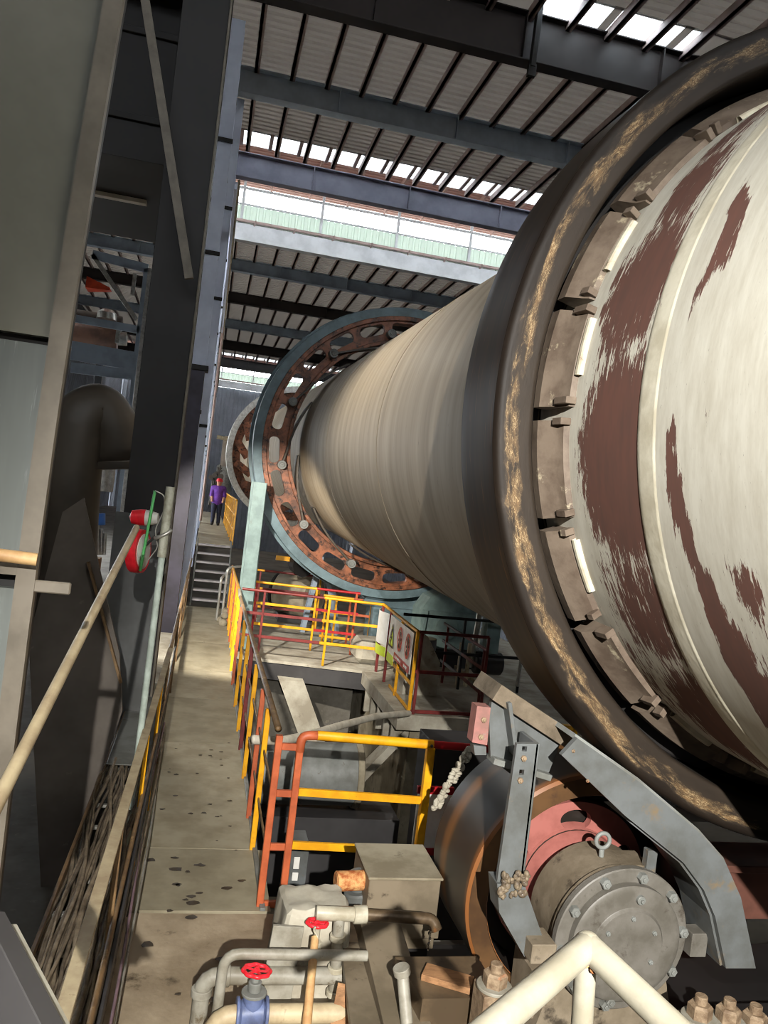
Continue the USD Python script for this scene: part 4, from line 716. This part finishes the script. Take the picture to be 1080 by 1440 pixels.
one('concrete_plinth', 'low rounded concrete plinth on the platform under the gear guard', 'plinth', bx((3.0, 14.4, 0), (4.2, 15.2, .42), .1), concrete_pale)
one('concrete_plinth', 'pale concrete plinth with a sloping back behind the warning banner', 'plinth', prism([(3.38, 0), (3.95, 0), (3.95, .55), (3.7, .95), (3.38, 1.05)], .5, (0, 12.35, 0)), concrete_pale)
# ================================================================ STAIRS AND FAR WALKWAY
t = Thing('steel_stairs', 'grey steel stairs with open treads at the far end of the walkway', 'stairs')
for i in range(7): t.part('tread', bx((-.06, 19.62 + i * .27, .19 + i * .2 - .045), (.76, 19.88 + i * .27, .19 + i * .2)), step_m)
for x in (-.08, .78): t.part('stringer', bar((x, 19.6, .05), (x, 21.6, 1.42), .03, .22), steel_grey)
t.done()
t = Thing('stair_rail', 'pale tubular handrail at the right foot of the far stairs', 'handrail')
t.part('rail', tube([(.52, 17.9, 0), (.52, 17.9, .95), (.78, 18.6, 1.05)], .03, 10, .1), chrome, True); t.part('rail', tube([(.62, 17.6, 0), (.62, 17.6, 1.2), (1.0, 17.9, 1.25)], .03, 10, .1), chrome, True); t.done()
one('debris', 'dusty heap of small parts by the foot of the stair handrail', 'debris', [trimesh.creation.icosphere(1, r).apply_scale((1, 1, .9)).apply_translation((.64 + dx, 17.3 + dy, r * .6 + dz)) for dx, dy, dz, r in ((0, 0, 0, .1), (.06, .2, 0, .12), (-.03, .35, .0, .1), (.03, .1, .15, .09), (.05, .3, .2, .1))], concrete, 40, kind='stuff')
t = Thing('landing_railing', 'yellow railing on the right of the upper far walkway', 'railing')
for i in range(8): post(t, .80, 21.7 + i * 1.6, 1.4, 2.6, yellow, .05)
for z in (2.6, 2.2, 1.8): rail(t, (.80, 21.6, z), (.80, 34, z), yellow, .05, z > 2.5)
t.done()
t = Thing('person', 'person in a purple coat and red helmet standing on the far upper walkway', 'person')
J = dict(pel=(.42, 31, 2.32), chest=(.42, 31, 2.72), neck=(.42, 31, 2.88), head=(.42, 30.98, 3.03), shl=(.23, 31, 2.80), shr=(.61, 31, 2.80), ell=(.19, 30.95, 2.52), elr=(.66, 30.95, 2.52), hal=(.22, 30.85, 2.30), har=(.62, 30.85, 2.30), hl=(.33, 31, 2.28), hr=(.51, 31, 2.28), kl=(.32, 30.98, 1.86), kr=(.53, 31.05, 1.86), al=(.32, 31.02, 1.47), ar=(.54, 31.1, 1.47), tl=(.31, 30.88, 1.44), tr=(.54, 30.95, 1.44))
RR = dict(pel=.15, chest=.17, neck=.06, head=.105, shl=.075, shr=.075, ell=.055, elr=.055, hal=.04, har=.04, hl=.10, hr=.10, kl=.065, kr=.065, al=.045, ar=.045, tl=.04, tr=.04)
def body(bones, name, mt, grow=0.0):
    B = m3.Manifold()
    for a, b in bones: B = B + m3.Manifold.batch_hull([m3.Manifold.sphere(RR[q] + grow, 16).translate(J[q]) for q in (a, b)])
    g_ = B.refine_to_length(.05).to_mesh(); mm = trimesh.Trimesh(g_.vert_properties[:, :3], g_.tri_verts); trimesh.smoothing.filter_taubin(mm, iterations=8); t.part(name, mm, mt, True)
body([('pel', 'chest'), ('chest', 'neck'), ('neck', 'head'), ('chest', 'shl'), ('chest', 'shr'), ('shl', 'ell'), ('ell', 'hal'), ('shr', 'elr'), ('elr', 'har'), ('pel', 'hl'), ('pel', 'hr'), ('hl', 'kl'), ('kl', 'al'), ('al', 'tl'), ('hr', 'kr'), ('kr', 'ar'), ('ar', 'tr')], 'body', skin_m)
body([('pel', 'chest'), ('chest', 'shl'), ('chest', 'shr'), ('shl', 'ell'), ('shr', 'elr'), ('pel', 'hl'), ('pel', 'hr')], 'coat', cloth_purple, .025); body([('hl', 'kl'), ('kl', 'al'), ('hr', 'kr'), ('kr', 'ar')], 'trousers', navy, .018); body([('al', 'tl'), ('ar', 'tr')], 'shoes', steel_black, .012)
t.part('helmet', lathe([(.15, 0), (.15, .012), (.122, .014), (.118, .06), (.09, .11), (.04, .13), (0, .132)], (.42, 30.98, 3.05), (0, 0, 1), 24), bright_red, 30); t.part('nose', trimesh.creation.icosphere(1, .018).apply_translation((.42, 30.865, 3.02)), skin_m, True)
t.part('eye', trimesh.creation.icosphere(1, .012).apply_translation((.385, 30.885, 3.045)), blackp, True); t.part('eye', trimesh.creation.icosphere(1, .012).apply_translation((.455, 30.885, 3.045)), blackp, True); t.done()
t = Thing('kiln_hood', 'dusty rounded hood at the far end of the kiln line', 'hood')
t.part('drum', cyl((.6, 50, 4.9), (1.9, 50, 4.9), 1.0, 32, .1), M('hood_beige', s(190, 174, 156), s(160, 144, 126), 1, .5), 30); t.part('duct', tube([(.9, 50, 4), (.9, 49.5, 2.5), (.6, 48, 2.2)], .5, 16), chrome, True); t.part('pipe', tube([(.2, 47, 5.6), (2.6, 47, 5.35)], .12, 10), pipe_beige, True); t.part('leg', bx((.5, 49.8, 1.4), (.8, 50.1, 4)), steel_grey); t.done()
one('valve_cluster', 'tangle of dark valves and pipes at the far end of the upper walkway', 'valves', [tube([(.15 + .06 * i, 36 + .3 * i, 2.0), (.2 + .08 * i, 36, 3.4 - .1 * i), (.55 - .05 * i, 36, 3.55 + .12 * (i % 3))], .035, 8, .1) for i in range(5)] + [cyl((.1 + .14 * i, 35.8, 3.2 + .1 * (i % 2)), (.1 + .14 * i, 36.2, 3.2), .11, 12) for i in range(4)], duct_m, 30)
# ================================================================ LEFT SIDE
casing_m = M('casing_violet', s(62, 58, 72), s(48, 45, 54), 2, .55)
def column(x, y, ztop, lab, w=.30, d=.36, mt=None, zb=-.3):
    t = Thing('column', lab, 'column'); mt = mt or column_m
    t.part('flange', bx((x - w / 2, y - d / 2, zb), (x + w / 2, y - d / 2 + .02, ztop)), mt); t.part('flange', bx((x - w / 2, y + d / 2 - .02, zb), (x + w / 2, y + d / 2, ztop)), mt); t.part('web', bx((x - .01, y - d / 2 + .02, zb), (x + .01, y + d / 2 - .02, ztop)), mt)
    for i, z in enumerate(np.arange(1.2, ztop, 1.55)):
        t.part('stiffener', bx((x + .012, y - d / 2 + .02, z), (x + w / 2, y + d / 2 - .02, z + .02)), steel_dark); 
    for z in (4.3, 7.4, 9.6): t.part('cleat', bx((x - w / 2 - .02, y - d / 2 - .06, z), (x + w / 2 + .02, y - d / 2, z + .07)), steel_black)
    t.done(); return t
column(-.46, 16.4, 12.0, 'tall pale blue steel column nearest the camera, full height beside the dark bin', .32)
t = Thing('column_casing', 'dark violet grey casing round the foot of the nearest blue column', 'casing'); t.part('front', bx((-.66, 15.9, -.3), (-.30, 15.94, 5.1)), casing_m); t.part('side', bx((-.32, 15.94, -.3), (-.30, 16.19, 5.1)), casing_m); t.part('collar', bx((-.70, 15.86, 5.1), (-.24, 16.2, 5.2)), steel_black); t.done()
column(-.37, 20.3, 12.3, 'second pale blue column behind the nearest one, under the blue roof girder', .36)
column(-.40, 25.0, 12.2, 'third pale blue column in the row at the left of the walkway', .36)
column(-.42, 31.6, 12.3, 'fourth pale blue column in the row, under the vent beam', .40)
column(-.44, 37, 12.4, 'fifth pale blue column in the row', .4); column(-.46, 43, 12.4, 'sixth pale blue column in the row', .4); column(-.48, 57.5, 12.3, 'farthest pale blue column in the row', .5)
t = Thing('crane_rail', 'long pale steel runway strip fixed high along the row of blue columns', 'rail beam')
t.part('strip', bx((-.16, 16.8, 8.95), (-.10, 57, 9.1)), column_m); t.part('conduit', tube([(-.08, 17, 9.2), (-.08, 57, 9.2)], .03, 8), pipe_beige, True); t.done()
one('riser_pipe', 'thin pink brown pipe running up beside the far blue columns', 'pipe', tube([(-.12, 33, 1.4), (-.12, 33, 12.2)], .05, 8), M('riser', s(176, 150, 140), None, 3, .5), True)
# cabinet in the left foreground
t = Thing('steel_cabinet', 'tall grey steel casing with drip streaks filling the left foreground', 'casing')
cy = 2.60; e = lambda z: -.475 + .0115 * max(0, z - 2) ** 2
lo = A(0, 1250, y=cy)[2] - 1.9
def panel(z0, z1, mt, name, yoff=0.0, label=None):
    pts = [(-2.2, z0), (e(z0) - .055, z0), (e(z1) - .055, z1), (-2.2, z1)]; t.part(name, prism(pts, .04, (0, cy + yoff, 0)), mt, label=label)
panel(3.375, 6.5, cab_upper, 'panel', label='upper plain panel'); panel(2.725, 3.35, cab_lower, 'panel', label='middle panel with drip streaks'); panel(2.20, 2.61, cab_lower, 'panel'); panel(.0, 2.16, cab_lower, 'panel')
t.part('back_plate', prism([(-2.2, 0)] + [(e(z) - .05, z) for z in np.linspace(0, 6.5, 22)] + [(-2.2, 6.5)], .03, (0, cy + .045, 0)), steel_black); panel(2.655, 2.70, cab_flange, 'ledge', -.03); panel(2.235, 2.27, cab_flange, 'ledge', -.03)
zz = np.linspace(0, 6.5, 22); pts = [(e(z) - .055, z) for z in zz] + [(e(z), z) for z in zz[::-1]]; t.part('front_flange', prism(pts, .035, (0, cy - .03, 0)), cab_flange, label='beige edge flange')
pts = [(e(z) - .03, z) for z in zz] + [(e(z) - .012, z) for z in zz[::-1]]; t.part('side_wall', prism(pts, .03, (0, cy + .07, 0)), steel_black)
a = A(75, 826, y=cy - .02); t.part('tab', bx(a + V(-.055, -.01, -.018), a + V(.05, .01, .018)), cab_flange, label='small dusty tab plate sticking out'); t.done()
one('casing_pole', 'short brown bamboo pole lying across the ledge of the grey casing', 'pole', tube([A(-60, 775, y=2.5), A(-5, 780, y=2.51), A(52, 787, y=2.52)], .019, 12), bamboo_m, True)
# dark pillar, bin, braces
t = Thing('dark_pillar', 'broad black steel pillar between the grey casing and the walkway', 'pillar')
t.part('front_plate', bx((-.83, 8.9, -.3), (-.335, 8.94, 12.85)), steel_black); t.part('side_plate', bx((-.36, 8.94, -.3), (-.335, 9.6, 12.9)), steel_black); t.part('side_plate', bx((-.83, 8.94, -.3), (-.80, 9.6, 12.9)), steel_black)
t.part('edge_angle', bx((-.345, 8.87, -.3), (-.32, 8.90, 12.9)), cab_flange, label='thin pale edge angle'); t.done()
one('diagonal_brace', 'pale diagonal brace leaning against the black pillar', 'brace', bar(A(200, -25, y=8.6), A(266, 392, y=8.6), .09, .05, (0, 1, 0)), cab_flange)
t = Thing('storage_bin', 'huge black steel bin hanging high at the left behind the pillar', 'bin')
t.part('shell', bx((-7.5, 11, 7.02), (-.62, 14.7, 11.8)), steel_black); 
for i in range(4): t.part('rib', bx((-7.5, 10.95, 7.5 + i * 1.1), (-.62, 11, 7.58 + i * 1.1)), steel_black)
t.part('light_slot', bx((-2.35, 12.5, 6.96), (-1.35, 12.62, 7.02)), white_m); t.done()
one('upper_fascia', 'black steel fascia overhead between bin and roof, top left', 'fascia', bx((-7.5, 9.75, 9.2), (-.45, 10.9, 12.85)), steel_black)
t = Thing('lattice_tower', 'pale grey steel lattice frame seen through the gap under the bin', 'frame')
ly = 25.0; LP = lambda px, py: A(px, py, y=ly)
t.part('post', bar(LP(212, 378), V(LP(212, 378)[0], ly, -.3), .16, .14), chrome); t.part('post', bar(LP(206, 378), V(LP(206, 378)[0], ly, -.3), .10, .14), beam_m); t.part('post', bar(LP(190, 385), LP(186, 415), .12, .1), chrome)
for a, b, w in (((130, 358), (208, 378), .26), ((100, 447), (196, 464), .22), ((100, 484), (190, 500), .2), ((100, 497), (188, 512), .36), ((100, 517), (186, 527), .3)): t.part('beam', bar(LP(*a), LP(*b), .1, w), beam_m)
t.part('diagonal', bar(LP(130, 358), LP(192, 450), .10, .13), chrome); t.done()
one('orange_cover', 'bright orange cover lying on the top deck of the lattice frame', 'cover', hull([LP(122, 388), LP(128, 392), LP(154, 404), LP(154, 408), LP(120, 404), LP(122, 388) + V(0, .6, 0), LP(154, 404) + V(0, .6, 0), LP(120, 404) + V(0, .6, 0)]), M('cover_orange', s(214, 72, 34), s(180, 58, 28), 3, .6))
t = Thing('process_pipe', 'copper brown insulated pipe run on the lattice frame deck', 'pipe'); t.part('run', tube([LP(90, 466) + V(0, .8, 0), LP(160, 472) + V(0, .8, 0)], .42, 16), M('copper_lag', s(150, 112, 92), s(116, 88, 74), 2, .45), True); t.part('valve', [cyl(LP(163, 472) + V(0, .5, 0), LP(176, 473) + V(0, .5, 0), .2, 12), bar(LP(163, 480) + V(0, .3, 0), LP(165, 462) + V(0, .3, 0), .12, .12)], chrome, 30); t.part('leg', bx(V(LP(140, 470)[0] - .1, 25.7, -.3), V(LP(140, 470)[0] + .1, 25.9, LP(140, 470)[2] - .3)), steel_dark); t.part('upper_run', tube([LP(90, 436) + V(0, 1.2, 0), LP(165, 448) + V(0, 1.2, 0)], .3, 12), duct_m, True); t.done()
one('fresh_air_duct', 'white topped duct end glinting behind the lattice diagonal', 'duct', lathe([(0, 0), (.3, 0), (.28, .2), (.15, .3), (0, .32)], LP(147, 445) + V(0, .5, 0), (0, 0, 1), 20), chrome, 30)
t = Thing('elbow_duct', 'fat dark brown duct with an elbow rising behind the grey casing', 'duct')
pa = [A(88, 900, y=10.3), A(93, 760, y=10.2), A(100, 660, y=10.1), A(112, 590, y=10.1), A(140, 572, y=10.2), A(166, 612, y=10.2), A(168, 655, y=10.2)]
t.part('elbow', tube(fillet(pa, .45, 8), np.linspace(.36, .30, len(fillet(pa, .45, 8))), 28), duct_m, True); q = pa[-1]; dd = (pa[-1] - pa[-2]) / np.linalg.norm(pa[-1] - pa[-2]); t.part('flange', cyl(q - dd * .05, q + dd * .04, .34, 28), duct_m, 30); t.done()
t = Thing('far_left_clutter', 'glinting pipes and a blue drum glimpsed through the gap below the duct elbow', 'pipework')
for i in range(6): t.part('pipe', tube([A(122 + 5 * i, 720 + 6 * i, y=19), A(126 + 4 * i, 780, y=19)], .05, 8), chrome, True)
t.part('blue_drum', cyl(A(133, 738, y=18), A(133, 722, y=18), .22, 16), M('drum_blue', s(60, 110, 180), None, 3, .4), 30); t.part('brown_box', bx(A(120, 806, y=18), A(140, 786, y=18) + V(0, .4, 0)), wood); t.part('white_tank', cyl(A(140, 690, y=20), A(146, 640, y=20), .3, 16), chrome, 30); t.done()
# dark plates and hoppers of the left trench
one('trench_plate', 'large dark brown sloping steel plate left of the cable tray', 'plate', prism([A(*p, y=6.6)[[0, 2]] for p in ((88, 720), (118, 700), (140, 800), (168, 920), (172, 1000), (146, 1078), (110, 1180), (60, 1300), (40, 900))], .03, (0, 6.6, 0)), plate_br)
one('plate_edge', 'thin pale bent edge strip on the dark sloping plate', 'strip', bar(A(124, 790, y=6.56), A(170, 960, y=6.56), .02, .05, (0, 1, 0)), brownrail)
one('trench_wall', 'dark grey riveted trench wall behind the pale pole', 'plate', bx((-.85, 8.3, -.3), (-.38, 8.36, 2.6)), trench_m)
one('kick_step', 'dusty pale concrete step between pole and walkway rail', 'step', [bx((-.55, 11.8, -.1), (-.22, 13.0, .06)), bx((-.60, 13.02, -.1), (-.22, 15.5, .10))], concrete_pale)
# pole with tied things
t = Thing('scaffold_pole', 'pale green painted upright scaffold pole at the left of the walkway', 'pole')
t.part('tube', tube([(-.275, 6.0, 0.05), (-.262, 6.0, 2.52)], .024, 14), pipe_green, True); t.part('sleeve', tube([(-.264, 6.0, 2.42), (-.258, 6.0, 2.93)], .033, 14), M('sleeve_dusty', s(176, 176, 160), s(140, 138, 120), 12, .5), True); t.part('clamp', [tube([V(-.262, 6.0, 2.66) + .06 * V(math.cos(a), math.sin(a) * .5, -.9 * abs(math.sin(a / 2)) * 2) for a in np.linspace(2.2, 5.6, 9)], .014, 8)], chrome, True, 'hooked wire clamp'); t.done()
t = Thing('hose_reel', 'red rimmed round reel hanging edge on beside the pale pole', 'reel')
c = A(196, 775, y=6.2); d = V(1, -.30, .05); d /= np.linalg.norm(d); ax = d
t.part('rim', lathe([(.12, -.035), (.16, -.045), (.165, 0), (.16, .03), (.12, .03), (.12, -.035)], c, d, 36), bright_red, 30); t.part('face', lathe([(0, .02), (.13, .02), (.13, .035), (.05, .05), (0, .05)], c, d, 36), white_m, 30); t.part('hanger', tube([c, c + V(.1, -.1, .12), V(-.268, 5.99, 2.62)], .01, 6), steel_dark); t.done()
t = Thing('warning_horn', 'small red and white horn lamp above the red reel', 'lamp')
c = A(205, 728, y=6.2); t.part('red_dome', lathe([(0, -.12), (.05, -.10), (.06, -.04), (.06, 0), (0, 0)], c, (1, -.1, .05), 20), bright_red, 30); t.part('white_base', lathe([(0, 0), (.06, 0), (.05, .05), (.04, .09), (0, .09)], c, (1, -.1, .05), 20), white_m, 30); t.part('bracket', bx(c + V(.03, .05, -.1), c + V(.05, .08, .06)), steel_dark); t.done()
one('green_rod', 'thin bright green rod hanging beside the red reel', 'rod', tube([A(218, 690, y=6.1), A(197, 803, y=6.1)], .011, 8), green_m, True)
one('loose_wire', 'thin curly wire drooping between the green rod and pale pole', 'wire', tube([A(218, 690, y=6.05), A(231, 696, y=6.05), A(232, 715, y=6.05), A(218, 745, y=6.05), A(222, 770, y=6.05), A(208, 788, y=6.05)], .005, 6, .03), chrome, True)
one('stair_handrail', 'dusty beige sloping handrail pipe crossing the left foreground', 'handrail', tube([A(-30, 1180, y=1.95), A(192, 742, y=4.9)], .019, 14), pipe_beige, True)
t = Thing('left_walkway_rail', 'flat beige top rail along the left of the walkway over the cable tray', 'railing')
a, b = A(70, 1490, z=1.25), A(240, 912, z=1.08); t.part('top_rail', bar(a, b, .055, .02), pipe_beige)
b2 = V(-.17, 19.4, 1.15); t.part('far_rail', tube([b, (b + b2) / 2, b2], .022, 10), brownrail, True)
for u in (.25, .5, .72, .9): q = a + (b - a) * u; t.part('post', bx((q[0] - .0, q[1] - .02, .0), (q[0] + .03, q[1] + .02, q[2] - .01)), (steel_dark, brownrail, yellow, brownrail)[int(u * 4) % 4])
for y in (11.5, 13.5, 15.5, 17.5, 19.2): t.part('post', bx((-.20, y - .02, 0), (-.17, y + .02, 1.13)), brownrail)
t.part('mid_rail', tube([a + V(.04, 0, -.45), b + V(.02, 0, -.42), b2 - V(0, 0, .45)], .014, 8), brownrail, True); t.part('toe_board', bx((-.215, 5.6, 0), (-.195, 19.4, .12)), steel_dark); t.done()  # low board coloured dark to stand for the shadow strip beside the tray
t = Thing('near_bar', 'dusty steel channel with a bright edge crossing the bottom left corner', 'bar')
a, b = A(-25, 1300, y=1.5), A(70, 1490, y=1.3); t.part('web', bar(a, b, .06, .05, (0, 1, 0)), steel_dark); t.part('lip', bar(a + V(.034, -.0, 0), b + V(.034, -.0, 0), .006, .06, (0, 1, 0)), pipe_grey); t.done()
# cable tray with its cables
t = Thing('cable_tray', 'ladder cable tray along the left edge of the walkway', 'cable tray')
L0, L1_ = V(-.585, 2.6, .58), V(-.535, 9.0, .58); R0, R1 = V(-.20, 2.6, .58), V(-.175, 9.0, .58)
t.part('side_rail', bar(L0, L1_, .02, .10), brownrail); t.part('side_rail', bar(R0, R1, .02, .10), steel_dark)
for i in range(17): y = 2.7 + i * .38; u = (y - 2.6) / 6.4; t.part('rung', bx((L0 + (L1_ - L0) * u)[0:1].tolist() + [y - .02, .545] if 0 else ((L0 + (L1_ - L0) * u)[0], y - .02, .54), ((R0 + (R1 - R0) * u)[0], y + .02, .56)), chrome)
t.part('cover', bx((-.54, 6.75, .63), (-.19, 9.0, .64)), steel_grey, label='grey cover plate over the far end')
for y in (3.2, 5.0, 6.8, 8.6): t.part('leg', bx((-.42, y - .03, -.3), (-.36, y + .03, .54)), steel_dark)
t.done()
for i in range(34):
    x = -.56 + (i + .5) * .355 / 34; ph = rng.uniform(0, 6); pts = []
    for y in np.linspace(2.55, 6.9, 22): pts.append((np.clip(x + .028 * math.sin(y * 1.7 + ph) + .02 * math.sin(y * 3.9 + ph * 2), -.565, -.215), y, (.572 + .010 * (1 + math.sin(y * 2.6 + 2 * ph)) + .017 * (i % 4))))
    one('cable', 'dusty dark cable lying in the ladder cable tray', 'cable', tube(pts, rng.uniform(.007, .013), 7), (cable_m, cable_m2)[i % 2], True, 'cables in the tray')
for i in range(4): one('loose_cable', 'cable run strung between the tray and the walkway edge', 'cable', tube([(-.19 + .016 * i + .012 * math.sin(y * 1.3 + i * 2), y, .40 - .08 * i + .03 * math.sin(y * .9 + i)) for y in np.linspace(2.7, 9, 16)], .009, 7), (cable_m, M('cable_mauve', s(128, 104, 110), None, 8, .6), cable_m2, pipe_grey)[i], True, 'cables beside the tray')
# lamps that light the place
for nm, p, tg, lab in (('floodlight', L1, T1, 'floodlight on a bracket behind the camera'), ('floodlight', L2, T2, 'lower floodlight on the far side of the black pillar'), ('floodlight', L3, T3, 'upper floodlight on the far side of the black pillar')):
    d = (tg - p) / np.linalg.norm(tg - p); t = Thing(nm, lab, 'lamp'); t.part('reflector', lathe([(.14, .05), (.145, .05), (.12, -.08), (.05, -.12), (0, -.12), (0, -.115), (.048, -.115), (.115, -.078), (.14, .05)], p - d * .06, d, 28), steel_dark, 30); t.part('bracket', bar(p - d * .17, p - d * .17 + V(-.45, -.2, .1) if p[1] < 0 else V(-.35, 9.5, p[2] + .1), .05), steel_dark); t.done()
t = Thing('lamp_visor', 'added curved black visor, out of view, that cuts off part of the near floodlight', 'visor')  # added out of view to keep the near lamp off gear and casing
v, f = [], []
for i, a in enumerate(np.linspace(-32, 34, 24)):
    for e in (-9.6 + 1.5 * a, max(-9.6 + 1.5 * a + 30, 40)):
        for r in (.50, .505): ar, er = math.radians(a), math.radians(e); v.append(L1 + r * V(math.sin(ar) * math.cos(er), math.cos(ar) * math.cos(er), math.sin(er)))
for i in range(23):
    o = i * 4; p = o + 4
    for a, b in ((0, 2), (2, 3), (3, 1), (1, 0)): f += [[o + a, p + a, p + b], [o + a, p + b, o + b]]
m = trimesh.Trimesh(np.array(v), f, process=False); m.fix_normals(); t.part('hood', m, steel_black); t.part('arm', bar(L1 + V(-.35, 0, .25), np.array(v[13]), .02), steel_black); t.done()
one('lamp_mast', 'mast that carries the near floodlight behind the camera', 'mast', bx((-.70, -3.95, -.3), (-.62, -3.87, 6.0)), steel_dark)
